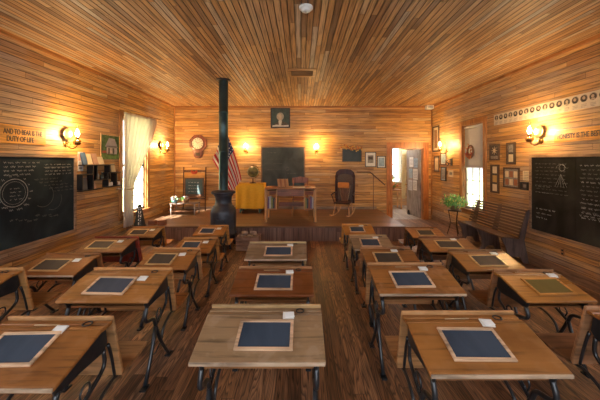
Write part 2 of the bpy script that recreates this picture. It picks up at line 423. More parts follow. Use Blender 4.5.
window(2, 'R', WR, 3, 3)

# door to the annex
d = bpy.data.objects.new('door_1', None); COL.objects.link(d); d['kind'] = 'structure'
x0, x1, _, zt = DO
MB().mm(x0-.17, x0, YB-.03, YB, 0, zt+.17).mm(x1, x1+.15, YB-.03, YB, 0, zt+.17).mm(x0, x1, YB-.03, YB, zt, zt+.17)\
    .mm(x0, x0+.02, YB, YB+.12, 0, zt).mm(x1-.02, x1, YB, YB+.12, 0, zt).mm(x0, x1, YB, YB+.12, zt-.02, zt).build('door_frame', wood('door_trim_wood', (0.50, 0.18, 0.045), rough=.3, axis=2), d, bevel=.004)
# leaf swung into the annex
leaf = bpy.data.objects.new('door_2', None); COL.objects.link(leaf); leaf['kind'] = 'structure'
leaf.location = (x1-.03, YB+.14, 0); leaf.rotation_euler.z = math.radians(95)
m = MB().mm(0, .92, -.02, .02, .01, 2.17)
for (a, b, c, e) in ((.1, .42, .2, .9), (.5, .82, .2, .9), (.1, .42, 1.1, 2.0), (.5, .82, 1.1, 2.0)):
    m.mm(a, b, .02, .028, c, e)
m.build('door_leaf', wood('door_leaf_wood', (0.36, 0.32, 0.29), rough=.45, axis=2), leaf, bevel=.003)
MB().tube([(.86, .02, 1.0), (.86, .06, 1.0)], .012).ball((.86, .075, 1.0), .028).build('door_handle', BRASS, leaf)

# annex room behind the door
AX0, AX1, AY = 2.45, 4.35, 11.6
clad_wall('wall_annex_left', 0, AX0, -1, YB+.12, AY, [], M_WALLY, 0, 2.7)
clad_wall('wall_annex_right', 0, AX1, 1, YB+.12, AY, [], M_WALLY, 0, 2.7)
clad_wall('wall_annex_back', 1, AY, 1, AX0, AX1, [(3.2, 4.05, 1.0, 2.35)], M_WALLX, 0, 2.7)
struct(MB().mm(AX0-.12, AX1+.12, YB+.12, AY+.12, 2.7, 2.8).build('ceiling_annex', M_CEIL))
struct(MB().mm(AX0-.12, AX1+.12, YB+.02, AY+.12, -.12, 0).build('floor_annex', M_ANNEXF))
r = bpy.data.objects.new('window_3', None); COL.objects.link(r); r['kind'] = 'structure'
m = MB()
for a, b in ((3.12, 3.2), (4.05, 4.13)): m.mm(a, b, AY-.03, AY, .95, 2.42)
m.mm(3.2, 4.05, AY-.03, AY, 2.35, 2.42); m.mm(3.08, 4.17, AY-.24, AY, .95, 1.0)
m.mm(3.61, 3.64, AY+.03, AY+.06, 1, 2.35); m.mm(3.2, 4.05, AY+.03, AY+.06, 1.65, 1.69)
m.build('window_frame', flat('white_window_paint', (0.62, 0.60, 0.52)), r)
MB().mm(3.2, 4.05, AY+.04, AY+.048, 1, 2.35).build('glass', thin_glass('window_glass'), r)

# ---------------------------------------------------------------- school desks
HI = {'nearest': 0}
desk_group = 'old school desks in rows on the wooden floor'
COLN = {'A': 'column along the left wall', 'B': 'column left of the centre aisle', 'C': 'centre column', 'D': 'column right of the centre aisle', 'E': 'column along the right wall'}
# key: (near left px, near right px, near y px, Y near, depth, top colour, back colour, looks, row word, slate style, slate offset)
DESKS = {
 'A2': (-112, -28, 301, 2.20, .40, (0.36, .19, .075), (0.50, .30, .15), 'orange-brown', 'nearest', 0),
 'A3': (12, 74, 275, 2.92, .38, (0.30, .14, .05), (0.32, .15, .065), 'dark honey-brown', 'second', 1),
 'A4': (74, 122, 251.5, 3.65, .36, (0.26, .13, .055), (0.24, .035, .022), 'dark desk with a red back', 'third', 1),
 'A5': (120, 154, 237, 4.60, .34, (0.30, .19, .09), (0.46, .22, .07), 'greenish-brown', 'farthest', 1),
 'B1': (-84, 54, 388, 1.36, .42, (0.34, .17, .07), (0.47, .30, .18), 'brown', 'nearest', 0),
 'B2': (55, 148, 301, 2.18, .40, (0.42, .23, .10), (0.52, .30, .15), 'scratched orange-tan', 'second', 0),
 'B3': (134, 187, 268.5, 2.98, .38, (0.38, .20, .085), (0.50, .29, .15), 'dark-topped', 'third', 1),
 'B4': (172, 210, 252, 3.72, .36, (0.40, .22, .09), (0.52, .28, .11), 'amber', 'fourth', 0),
 'B5': (192, 223, 235.5, 4.60, .34, (0.46, .25, .09), (0.56, .31, .11), 'golden-orange', 'farthest', 0),
 'C1': (188, 326, 362, 1.53, .40, (0.37, .23, .12), (0.50, .38, .25), 'pale weathered tan', 'nearest', 0),
 'C2': (229, 314, 295, 2.40, .38, (0.24, .095, .04), (0.38, .21, .12), 'dark reddish-brown', 'middle', 0),
 'C3': (244, 307, 259, 3.25, .36, (0.28, .18, .10), (0.50, .40, .27), 'olive-tan', 'farthest', 0),
 'D1': (430, 574, 374, 1.44, .40, (0.38, .20, .085), (0.50, .31, .18), 'brown', 'nearest', 0),
 'D2': (379, 467, 293.5, 2.30, .40, (0.37, .19, .085), (0.47, .28, .16), 'speckled brown', 'second', 0),
 'D3': (368, 424, 267, 3.05, .38, (0.32, .17, .08), (0.38, .21, .12), 'plain brown', 'third', 1),
 'D4': (354, 395, 249, 3.80, .36, (0.38, .25, .14), (0.44, .32, .20), 'pale tan', 'fourth', 0),
 'D5': (345, 376, 234, 4.65, .34, (0.50, .28, .10), (0.60, .34, .12), 'golden-orange', 'farthest', 0),
 'E1': (665, 801, 367, 1.46, .40, (0.30, .14, .06), (0.34, .20, .13), 'dark brown', 'nearest', 0),
 'E2': (527, 598, 301, 2.32, .40, (0.46, .25, .09), (0.30, .16, .09), 'glossy golden', 'second', 2),
 'E3': (467, 528, 270, 3.05, .38, (0.36, .18, .06), (0.22, .13, .07), 'glossy honey', 'third', 1),
 'E4': (430, 480, 251, 3.80, .36, (0.34, .18, .075), (0.20, .10, .065), 'glossy brown', 'fourth', 1),
 'E5': (413, 447, 237.5, 4.65, .34, (0.40, .21, .08), (0.26, .13, .06), 'orange-brown', 'farthest', 1),
}
SLATEF = [wood('slate_frame_pale', (0.72, 0.48, 0.30), rough=.45, axis=0), wood('slate_frame_tan', (0.62, 0.40, 0.18), rough=.4, axis=0), wood('slate_frame_golden', (0.58, 0.25, 0.055), rough=.35, axis=0)]
SLATEP = [board_black('slate_blue_grey', (0.030, 0.045, 0.07), (0.10, 0.13, 0.18)), board_black('slate_brown_grey', (0.05, 0.042, 0.035), (0.12, 0.10, 0.08)), board_black('slate_olive', (0.13, 0.09, 0.022), (0.22, 0.16, 0.05))]
SEATW = wood('seat_wood', (0.36, 0.17, 0.065), rough=.35, axis=0)

def desk(key):
    xl, xr, py, Y, D, ct, cbk, look, row, sst = DESKS[key]
    s = F/Y; W = (xr-xl)/s; xc = ((xl+xr)/2-VX)/s; h = EYE-(py-VY)/s
    colw = COLN[key[0]]
    where = '%s in the %s' % (row, colw)
    lab = ('%s wooden school desk' % look if 'desk' not in look else 'school desk, %s,' % look.replace('desk with a ', 'dark top and ').replace('dark dark', 'dark'))
    if 'A4' == key: lab = 'dark school desk with a red back'
    root = thing('school_desk', (xc, Y, 0), '%s, %s' % (lab, where), 'desk', desk_group)
    if key in ('C1', 'C3', 'D4'): ct = tuple(c*.78 for c in ct)
    else: ct = (ct[0]*.84, ct[1]*.64, ct[2]*.36)
    cbk = (cbk[0]*1.02, cbk[1]*.84, cbk[2]*.58)
    wt = wood('desk_top_'+key, ct, rough=.27 if key[0] == 'E' else .42, spec=.6 if key[0] == 'E' else .35, axis=0, contrast=.75, wear=.35 if key in ('C1', 'C3', 'B2', 'D2') else .12)
    wb = wood('desk_back_'+key, cbk, rough=.4, axis=0, wear=.25)
    k = D/.40; rise = .085*k; led = .085*k; th = .022
    hw = W/2; z1 = h+rise
    # sloped lid
    ys = D-led
    MB().poly([(0, h-th), (0, h), (ys, z1), (ys, z1-th)], 0, -hw, hw).build('desktop', wt, root, bevel=.006)
    if key in ('C1', 'C3', 'B1', 'D1', 'D2', 'D4', 'A3'):
        MB().mm(-hw+.004, hw-.004, -.007, .0, h-th+.001, h-.001).build('edge_strip', wood('worn_pale_edge', (.50, .36, .24), rough=.5, axis=0, wear=.3), root, bevel=.002)
    # level ledge with pencil groove and raised strip
    lg = MB().poly([(ys+.001, z1-th), (ys+.001, z1), (ys+.03, z1), (ys+.034, z1-.006), (ys+.048, z1-.006), (ys+.052, z1), (D, z1), (D, z1-th)], 0, -hw, hw)
    lgo = lg.build('pen_ledge', wt, root, bevel=.002)
    ik = MB().lathe([(0, -.02), (.018, -.02), (.021, .003), (.029, .004), (.029, .0), (.022, -.002)], (hw*.62, ys+led*.55, z1+.001), 18)
    ik.build('inkwell', BLACK, lgo)
    # backrest, leaning forward to the seat below
    zs = .375*h/.70
    bt = .020
    bk = MB()
    pts = [(D, z1+.022), (D+bt, z1+.022), (D+.10+bt, zs+.02), (D+.10, zs-.01)]
    bk.poly(pts, 0, -hw, hw)
    bk.build('backrest', wb, root, bevel=.006)
    # seat
    st = MB().poly([(D+.11+bt, zs-.005), (D+.13, zs+.012), (D+.28, zs-.004), (D+.42, zs+.018), (D+.435, zs+.004), (D+.42, zs-.008), (D+.28, zs-.028), (D+.13, zs-.012)], 0, -hw+.01, hw-.01)
    st.build('seat', wood('desk_seat_'+key, tuple(c*.85 for c in cbk) if key != 'A4' else (.3, .15, .06), rough=.35, axis=0), root, bevel=.004)
    # book shelf beneath the lid
    MB().mm(-hw+.05, hw-.05, .075, D-.005, h-.090, h-.078).build('book_shelf', wood('shelf_wood', (.30, .13, .045), axis=0), root)
    for sx in (-1, 1):
        X = sx*(hw-.048); a, b = X-.006, X+.006
        MB().poly([(.06, h-.095), (.03, h-.03), (.05, h-.012), (D-.01, z1-th-.002), (D+.003, z1-.06), (D+.018, h-.06), (D-.02, h-.10), (D*.5, h-.09)], 0, a, b).build('shelf_side', IRON, root, bevel=.002)
        g = h/.70
        leg = MB()
        J = (X, .21, .40*g)
        leg.tube([(X, .21, .40*g), (X, .16, .25*g), (X, .10, .12*g), (X, .045, .016)], [.016, .015, .014, .018], 8)
        leg.tube(curve_pts([(X, .21, .40*g), (X, .27, .26*g), (X, .36, .12*g), (X, .44, .016)], 4), .014, 8)
        leg.tube(curve_pts([(X, .21, .39*g), (X, .17, .47*g), (X, .08, .50*g), (X, .045, .54*g), (X, .075, h-.08)], 4), .015, 8)
        leg.tube(curve_pts([(X, .21, .39*g), (X, .28, .43*g), (X, D-.01, .50*g), (X, D-.01, h-.09)], 4), .012, 8)
        leg.tube(curve_pts([(X, .30, .20*g), (X, .345, .30*g), (X, D+.06, zs-.02), (X, D+.16, zs-.025), (X, D+.38, zs-.028)], 5), .011, 8)
        leg.tube(curve_pts([(X, .14, .20*g), (X, .20, .17*g), (X, .27, .20*g), (X, .31, .19*g)], 4), .007, 6)
        leg.tube(curve_pts([(X, .24, .42*g), (X, .22, .47*g), (X, .25, .51*g), (X, .29, .50*g), (X, .29, .455*g), (X, .25, .43*g)], 4), .006, 6)
        leg.box((X, .04, .006), (.045, .07, .012)); leg.box((X, .445, .006), (.045, .07, .012))
        leg.build('iron_leg', IRON, root)
        MB().tube(curve_pts([(X, D+.095, zs+.0), (X, D+.065, zs+.14), (X, D+.03, h-.08)], 4), .010, 8).build('back_bracket', IRON, root)
    # slate lying on the lid
    ang = math.atan2(rise, ys)
    sw, sd = min(.335, W*.5), min(.215, ys*.72)
    if key == 'E2': sw = .33
    sox = {'C1': .02, 'D1': -.045, 'B1': -.05, 'C2': .01, 'E2': .02, 'C3': .03}.get(key, {'A': -.05, 'B': -.05, 'C': 0, 'D': -.03, 'E': 0}[key[0]])+random.uniform(-.012, .012)
    yc = ys*.52
    if key in ('B1',): yc = ys*.60
    sl = thing('slate', (0, 0, 0), '%s slate on the desk %s' % (['small blue-grey framed', 'small brownish framed', 'golden-framed olive'][sst], where), 'slate', 'framed writing slates lying on the school desks')
    sl.location = (xc+sox, Y+yc, h+rise*yc/ys+.0015)
    sl.rotation_euler = (Matrix.Rotation(ang, 3, 'X') @ Matrix.Rotation(random.uniform(-.03, .03), 3, 'Z')).to_euler()
    fw = .020
    m = MB().mm(-sw/2, sw/2, -sd/2, -sd/2+fw, 0, .012).mm(-sw/2, sw/2, sd/2-fw, sd/2, 0, .012).mm(-sw/2, -sw/2+fw, -sd/2+fw, sd/2-fw, 0, .012).mm(sw/2-fw, sw/2, -sd/2+fw, sd/2-fw, 0, .012)
    m.build('slate_frame', SLATEF[sst], sl, bevel=.003)
    MB().mm(-sw/2+fw-.002, sw/2-fw+.002, -sd/2+fw-.002, sd/2-fw+.002, .002, .007).build('slate_panel', SLATEP[sst], sl)
    # folded card beside the slate
    cw = .072; cyy = ys*.93
    cx = xc+sox+sw/2-.03+random.uniform(-.01, .015)
    cyy = yc+sd/2+.035
    if cyy > ys-.03: cyy = ys-.02
    cx = xc+sox+sw/2-.035; cyy = min(yc+sd/2+.036, ys-.01)
    if key[0] in 'AB' and key != 'B1': cx = xc+sox+sw/2+.048; cyy = yc+sd/2-.02
    if key in ('D1', 'E2', 'D2', 'E3'): cx = xc+sox+sw/2-.005
    if key not in ('E5',):
        zc = h+rise*min(cyy, ys)/ys
        c = thing('paper_card', (cx, Y+cyy, zc+.002), 'small white paper card on the desk %s' % where, 'card', 'white paper cards lying on the school desks')
        c.rotation_euler = (Matrix.Rotation(ang, 3, 'X') @ Matrix.Rotation(random.uniform(-.12, .12), 3, 'Z')).to_euler()
        MB().mm(-cw/2, cw/2, -.028, .028, 0, .006).build('card_leaf', WHITE, c)
        MB().box((.008, -.002, .0085), (cw*.8, .042, .004), ('Z', .15)).build('folded_slip', flat('white_card', (.86, .86, .84), .6, var=.03), c)
    if key in ('B1', 'C2', 'D1', 'C1', 'D2'):
        PEN = MB().tube([(-.08, 0, 0), (.0, 0, 0), (.06, 0, 0), (.075, 0, 0)], [.0035, .0035, .0035, .001], 6).build('slate_pencil', wood('pencil_wood', (.5, .33, .18)), None, (xc-.03, Y+ys+.041, z1+.0), rotz=.02)
        tag(PEN, 'pencil in the groove of the %s desk, %s' % (row, colw), 'pencil', 'pencils in the desk grooves')
for key in DESKS: desk(key)

# ---------------------------------------------------------------- stove, crate
st = thing('potbelly_stove', (-1.63, 5.95, 0), 'black cast-iron potbelly stove with a tall straight flue pipe', 'stove')
SIRON = flat('stove_iron', (0.035, 0.038, 0.05), 0.42, 0.3, 0.35, 9, 0.2, 0.6)
MB().lathe([(0, .12), (.20, .12), (.23, .16), (.25, .22), (.25, .28), (.27, .29), (.27, .31), (.255, .33), (.265, .55), (.265, .72), (.25, .80), (.215, .84), (.215, .86), (.185, .88), (.165, .95), (.17, 1.05), (.20, 1.09), (.20, 1.11), (0, 1.11)], seg=28).build('stove_body', SIRON, st)
MB().lathe([(.19, 1.11), (.245, 1.12), (.25, 1.15), (.235, 1.17), (.12, 1.19), (0, 1.19)], seg=28).build('stove_lid', SIRON, st)
PIPE = flat('flue_pipe_blued_steel', (0.05, 0.09, 0.095), 0.32, 0.6, 0.3, 5)
MB().lathe([(.095, 1.185), (.095, 1.98), (.101, 1.985), (.101, 2.02), (.095, 2.025), (.095, 2.80), (.101, 2.805), (.101, 2.84), (.095, 2.845), (.095, 3.505)], seg=24).build('flue_pipe', PIPE, st)
MB().lathe([(.098, 3.485), (.15, 3.49), (.15, 3.507), (.098, 3.507)], seg=24).build('flue_collar', SIRON, st)
MB().mm(-.085, .085, -.285, -.25, .42, .62).build('stove_door', SIRON, st, bevel=.006)
MB().mm(-.07, .07, -.275, -.24, .18, .27).build('ash_door', SIRON, st, bevel=.006)
for a in (PI/4, 3*PI/4, 5*PI/4, 7*PI/4):
    c, s_ = math.cos(a), math.sin(a)
    MB().tube([(.19*c, .19*s_, .17), (.25*c, .25*s_, .08), (.27*c, .27*s_, .008)], [.03, .02, .028], 8).build('stove_leg', SIRON, st)
cr = thing('wood_crate', (-1.07, 5.80, 0), 'weathered slatted wood crate of kindling in front of the platform', 'crate')
CRW = wood('crate_wood', (0.34, .20, .14), rough=.6, axis=0)
for nm_, yy in (('front_slats', -.15), ('rear_slats', .15)):
    m = MB()
    for q in range(3): m.mm(-.23, .23, yy-.008, yy+.008, .01+q*.092, .09+q*.092)
    m.build(nm_, CRW, cr)
for xx in (-.222, .222):
    MB().mm(xx-.008, xx+.008, -.142, .142, .01, .275).build('side_board', CRW, cr)
MB().mm(-.214, .214, -.142, .142, .01, .022).build('crate_bottom', CRW, cr)
spots = [(-.145, -.07, .042, .05), (.0, -.07, .044, -.05), (.145, -.07, .042, .05), (-.145, .07, .042, 0), (.0, .07, .044, .05), (.145, .07, .040, 0), (-.08, 0, .045, .5), (.09, .0, .045, -.4)]
lgl = ['leftmost front', 'middle front', 'rightmost front', 'leftmost rear', 'middle rear', 'rightmost rear', 'upper left', 'upper right']
for i, (a, b, r, an) in enumerate(spots):
    z = .235 if i < 6 else .325
    m = MB().tube([(-.062, 0, 0), (.0, .004, .004), (.062, 0, 0)], [r*.9, r, r*.85], 9)
    o = m.build('firewood_log', wood('log_bark', (0.42, .30, .22), rough=.8, axis=0), None, (-1.07+a, 5.80+b, z), rotz=an if i < 6 else an)
    o.rotation_euler.y = random.uniform(-.08, .08)
    tag(o, 'short split log, %s in the kindling crate' % lgl[i], 'log', 'firewood logs in the crate')

# ---------------------------------------------------------------- oil lamps on brackets
FLAME = flat('flame', (1.0, 0.80, 0.48), 0.5, emit=18, var=0.02)
LGLASS = thin_glass('lamp_glass', (1, .97, .9), .3)
def oil_lamp(loc, n, label, power=16):
    """n: unit vector from wall to room; loc is the point of the wall at flame height"""
    nx, ny = n
    ang = math.atan2(ny, nx)-PI/2+PI       # local -Y points into the room
    r = thing('oil_lamp', loc, label, 'lamp', 'brass oil lamps on the walls')
    r.rotation_euler.z = math.atan2(ny, nx)+PI/2
    # local frame: room is towards -Y
    R = Matrix.Rotation(PI/2, 4, 'X')
    MB().lathe([(0, 0), (.045, 0), (.05, .006), (.03, .015), (0, .018)], (0, 0, 0), 20, M=Matrix.Translation((0, 0, -.17)) @ R).build('wall_plate', BRASS, r)
    MB().lathe([(.0, .026), (.045, .030), (.072, .042), (.088, .056), (.096, .056), (.096, .048), (.078, .034), (.045, .02), (0, .015)], (0, 0, 0), 24, M=Matrix.Translation((0, 0, .0)) @ R).build('reflector', flat('mercury_glass', (.62, .48, .28), .30, 1.0, .1), r)
    MB().tube(curve_pts([(0, -.01, -.17), (0, -.06, -.22), (0, -.13, -.24), (0, -.19, -.20), (0, -.20, -.175)], 5), .009, 8)\
        .tube(curve_pts([(0, -.012, -.15), (0, -.03, -.10), (0, -.015, -.03)], 4), .006, 6)\
        .tube(curve_pts([(0, -.06, -.215), (0, -.09, -.16), (0, -.05, -.14), (0, -.045, -.18)], 5), .005, 6).build('bracket_arm', flat('dark_brass', (.30, .18, .06), .35, .9), r)
    MB().lathe([(0, -.185), (.03, -.185), (.05, -.17), (.062, -.14), (.06, -.115), (.035, -.095), (.018, -.09), (0, -.09)], (0, -.20, 0), 20).build('oil_font', BRASS, r)
    MB().lathe([(.018, -.092), (.027, -.085), (.027, -.06), (.034, -.055), (.030, -.045), (0, -.045)], (0, -.20, 0), 18).build('burner', BRASS, r)
    MB().lathe([(.026, -.05), (.030, -.03), (.046, .0), (.046, .02), (.030, .06), (.022, .09), (.021, .15), (.022, .155)], (0, -.20, 0), 20).build('lamp_chimney', LGLASS, r)
    MB().lathe([(0, -.042), (.018, -.034), (.030, -.008), (.034, .012), (.022, .045), (.012, .075), (.0, .095)], (0, -.20, 0), 12).build('flame', FLAME, r)
    l = bpy.data.lights.new('lamp_flame_light', 'POINT'); l.energy = power; l.color = (1.0, .62, .27); l.shadow_soft_size = .045
    o = bpy.data.objects.new('lamp_flame_light', l); COL.objects.link(o); o.parent = r; o.location = (0, -.20, .005)
LP = 98
oil_lamp((XL, 4.72, 2.245), (1, 0), 'lit brass oil lamp beside the left chalkboard', LP)
oil_lamp((XL, 7.90, 2.25), (1, 0), 'lit brass oil lamp on the left wall beyond the curtain', LP)
oil_lamp((-1.69, YB, 2.26), (0, -1), 'lit oil lamp on the back wall, left of the blackboard', LP*.8)
oil_lamp((.47, YB, 2.25), (0, -1), 'lit oil lamp on the back wall, right of the blackboard', LP*.8)
oil_lamp((XR, 7.86, 2.26), (-1, 0), 'lit brass oil lamp on the right wall near the doorway', LP)
oil_lamp((XR, 4.78, 2.30), (-1, 0), 'lit brass oil lamp beside the right chalkboard', LP)

# ---------------------------------------------------------------- chalkboards
def scribble(mb, M, x, y, width, h, mat=0, th=.004, dens=1.0):
    """a line of handwriting-like strokes along local x"""
    cx = x
    while cx < x+width:
        wl = random.uniform(.03, .09)*dens
        n = max(4, int(wl/.006)); pts = []
        for i in range(n):
            pts.append((cx+wl*i/n, y+h*.5*math.sin(i*1.9+random.random()*1.5)*random.uniform(.4, 1)))
        for a, b in zip(pts[:-1], pts[1:]): stroke(mb, M, a, b, th, mat)
        cx += wl+random.uniform(.015, .03)
def stroke(mb, M, a, b, th, mat=0, z=.002):
    a = Vector((a[0], a[1])); b = Vector((b[0], b[1])); d = b-a
    if d.length < 1e-5: return
    d.normalize(); n = Vector((-d.y, d.x))*th/2; a = a-d*th*.3; b = b+d*th*.3
    mb.quad([M @ Vector((p.x, p.y, z)) for p in (a-n, b-n, b+n, a+n)], mat)
def circ(mb, M, c, r, th, mat=0, n=28, a0=0, a1=2*PI):
    P = [(c[0]+r*math.cos(a0+(a1-a0)*i/n), c[1]+r*math.sin(a0+(a1-a0)*i/n)) for i in range(n+1)]
    for a, b in zip(P[:-1], P[1:]): stroke(mb, M, a, b, th, mat)
def framed_board(name, M, w, h, fw, dep, fmat, pmat, label, cat, fcolor=None, seams=(), group=None):
    """M maps local (x right, y up, z out) to the world; local origin lower left corner of the frame"""
    r = thing(name, (0, 0, 0), label, cat, group); r.matrix_world = M
    MB().mm(0, w, 0, fw, 0, dep).mm(0, w, h-fw, h, 0, dep).mm(0, fw, fw, h-fw, 0, dep).mm(w-fw, w, fw, h-fw, 0, dep).build('frame', fmat, r, bevel=.003)
    m = MB(); e = [fw]+[s_ for s_ in seams]+[w-fw]
    for a, b in zip(e[:-1], e[1:]): m.mm(a+.0015, b-.0015, fw, h-fw, .003, dep*.55)
    m.build('writing_surface', pmat, r)
    return r, Matrix.Translation((0, 0, dep*.55))
FR_L = wood('chalkboard_frame_left', (0.34, .22, .14), rough=.5, axis=0)
BB = board_black('blackboard_blue_black', (0.006, 0.012, 0.018), (0.028, 0.050, 0.062))
BB2 = board_black('blackboard_brown_black', (0.010, 0.010, 0.009), (0.05, 0.05, 0.042))
Lw = 4.92-2.6
r, T = framed_board('chalkboard', Mleft(2.6, .57, XL), Lw, 1.33, .05, .035, FR_L, BB, 'long blue-black chalkboard with chalk circle and writing on left wall', 'chalkboard')
m = MB()
# local x = y_world-2.6 ; y = z-.57
cx, cy = 3.86-2.6, (EYE-(193-VY)*3.86/F)-.57
circ(m, T, (cx, cy), .19, .008); circ(m, T, (cx, cy), .155, .003)
for i in range(14):
    a = i/14*2*PI
    scribble(m, T, cx+.235*math.cos(a)-.02, cy+.235*math.sin(a), .03, .035, th=.004)
for i in range(4): scribble(m, T, cx-.06, cy+.06-.05*i, .12, .02, th=.003)
for i in range(4): scribble(m, T, 1.12, 1.20-.055*i, .5-.05*i, .03, th=.0045)
for i in range(4): scribble(m, T, 1.72, 1.17-.05*i, .46, .025, th=.004)
stroke(m, T, (1.7, 1.13), (2.22, 1.13), .003)
m.build('chalk_writing', CHALK, r)
m = MB()
circ(m, T, (1.70, .70), .17, .006, a0=-2.2, a1=.8); circ(m, T, (1.86, .62), .16, .005, a0=-2, a1=.4)
for i in range(6): scribble(m, T, 1.2+.12*i, .42-.03*(i % 3), .1, .03, th=.004)
for i in range(5): scribble(m, T, 1.55+.08*i, .95-.05*i, .4, .03, th=.003)
m.build('chalk_smudges', CHALKDIM, r)

FR_R = wood('chalkboard_frame_right', (0.36, .22, .13), rough=.5, axis=0)
r, T = framed_board('chalkboard', Mright(5.0, .57, XR), 2.5, 1.33, .045, .035, FR_R, BB2, 'long black chalkboard with dense faint writing on right wall', 'chalkboard', seams=(.83,))
m = MB(); m2 = MB()
circ(m, T, (.62, 1.12), .05, .006); circ(m, T, (.60, 1.08), .09, .004, a0=.5, a1=2.8)
for a in range(5): stroke(m, T, (.60, 1.02), (.50+.05*a, .82), .004)
for i in range(3): scribble(m, T, .14, .42-.075*i+.0, .32-.05*i, .03, th=.005)
for i in range(5): scribble(m, T, .12, .85-.05*i, .26, .02, th=.004) if i % 2 else None
for i in range(9): scribble(m2, T, .12+.02*(i % 2), 1.18-.06*i, .55, .022, th=.004)
for i in range(13): scribble(m if i % 4 == 0 else m2, T, .90+.02*(i % 3), 1.16-.06*i, .75, .03, th=.005)
for i in range(4): scribble(m, T, .92, .62-.07*i, .4, .03, th=.005)
m.build('chalk_writing', CHALK, r); m2.build('chalk_smudges', CHALKDIM, r)

bbg = board_black('blackboard_grey', (0.04, 0.05, 0.055), (0.10, 0.115, 0.12))
xa, xb = -1.24, .13
r, T = framed_board('chalkboard', Mback(xa, .95, YB-.004), xb-xa, 1.31, .035, .03, wood('slate_board_frame', (.22, .12, .06), axis=0), bbg, 'square grey chalkboard with faint lettering behind the teacher desk', 'chalkboard')
m = MB()
scribble(m, T, .22, 1.12, .22, .03); scribble(m, T, .15, .92, .8, .02, th=.003); scribble(m, T, .4, .78, .25, .03); scribble(m, T, .15, .6, .6, .02, th=.003)
circ(m, T, (.82, .62), .05, .006); scribble(m, T, .75, .48, .4, .03)
m.build('chalk_writing', CHALKDIM, r)
# small slate with a leaf garland
r, T = framed_board('hanging_slate', Mback(1.27, 1.775, YB-.004), .62, .42, .025, .02, wood('slate_board_frame', (.22, .12, .06), axis=0), board_black('slate_blue', (0.045, 0.065, 0.085), (0.09, .11, .13)), 'small blue-grey slate hung under the autumn leaf garland', 'slate')
LEAFC = [flat('leaf_orange', (.62, .20, .03), .6), flat('leaf_rust', (.34, .08, .02), .6), flat('leaf_ochre', (.60, .36, .06), .6)]
g = thing('leaf_garland', (1.52, YB, 2.2), 'garland of orange and rust autumn leaves above the hanging slate', 'garland')
MB().tube(curve_pts([(-.32, -.03, .0), (-.1, -.03, .05), (.1, -.03, .03), (.34, -.03, .07)], 6), .004, 6).build('string', flat('twine', (.3, .2, .1), .9), g)
m = MB()
def leaf_quads(m, c, L_, w_, mat, up=None):
    a = random.uniform(0, 2*PI); t = random.uniform(-.8, .8)
    d = Vector((math.cos(a), 0.35*math.sin(t), math.sin(a))).normalized(); n = d.cross(Vector((0, 1, random.uniform(-.4, .4)))).normalized()
    c = Vector(c); k = d.cross(n)*w_*.25
    p = [c, c+d*L_*.5+n*w_/2+k, c+d*L_, c+d*L_*.5-n*w_/2+k]
    m.quad(p, mat)
for i in range(70):
    t = random.random(); leaf_quads(m, (-.33+.68*t, -.035-random.random()*.02, .03+.04*math.sin(t*6)+random.uniform(-.05, .04)), random.uniform(.04, .08), .035, random.randrange(3))
tag(m.build('leaves', LEAFC, g, fix=False), kind='stuff')

# ---------------------------------------------------------------- pictures and signs
def picture(name, M, w, h, fw, fmat, mats, art, label, cat='picture', dep=.02, group=None, glass=False):
    """framed picture; art(mb, w, h) lays flat printed shapes (material indices) on the panel"""
    r = thing(name, (0, 0, 0), label, cat, group); r.matrix_world = M
    if fw: MB().mm(0, w, 0, fw, 0, dep).mm(0, w, h-fw, h, 0, dep).mm(0, fw, fw, h-fw, 0, dep).mm(w-fw, w, fw, h-fw, 0, dep).build('frame', fmat, r, bevel=.002)
    m = MB().mm(fw, w-fw, fw, h-fw, .002, dep*.5)
    z = dep*.5+.0012
    art(m, w, h, z)
    m.build('print', mats, r)
    return r
def rect(m, x0, y0, x1, y1, z, mat): m.mm(x0, x1, y0, y1, z-.001, z, mat)
def oval(m, cx, cy, rx, ry, z, mat, n=18): m.poly([(cx+rx*math.cos(2*PI*i/n), cy+ry*math.sin(2*PI*i/n)) for i in range(n)], 2, z-.001, z, mat)
GREY = flat('print_grey', (.28, .26, .23), .7, var=.4, scale=40)
PDARK = flat('print_dark', (.07, .055, .045), .6, var=.5, scale=40)
DGREEN = flat('print_dark_green', (.035, .06, .055), .6, var=.3)
SKIN = flat('print_pale_tan', (.42, .33, .25), .6, var=.2)
GREENP = flat('print_green', (.06, .13, .04), .6, var=.5, scale=14)
REDP = flat('print_red', (.36, .08, .05), .6, var=.3)
BLUEP = flat('print_pale_blue', (.34, .46, .55), .6, var=.2)
BF = flat('black_frame', (.02, .015, .012), .35)
# portrait high on the back wall, tipped forward
def art_port(m, w, h, z):
    oval(m, w*.49, h*.58, w*.19, h*.20, z-.0005, 2); oval(m, w*.46, h*.56, w*.12, h*.17, z, 1)
    m.poly([(w*.10, h*.07), (w*.92, h*.07), (w*.86, h*.24), (w*.60, h*.34), (w*.40, h*.34), (w*.18, h*.20)], 2, z-.002, z-.0008, 3)
    m.poly([(w*.42, h*.16), (w*.54, h*.14), (w*.58, h*.38), (w*.48, h*.42), (w*.40, h*.36)], 2, z-.0008, z-.0002, 4)
    m.poly([(w*.08, h*.07), (w*.92, h*.07), (w*.92, h*.16), (w*.6, h*.13), (w*.3, h*.17), (w*.08, h*.12)], 2, z-.0008, z-.0004, 4)
Mp = Mback(-.935, 2.83, YB-.03) @ Matrix.Rotation(math.radians(5), 4, 'X')
picture('portrait_picture', Mp, .60, .61, .035, BF, [DGREEN, SKIN, GREY, PDARK, flat('print_pale', (.52, .50, .44), .6)], art_port, 'dark framed portrait hung high on the back wall under the ceiling')
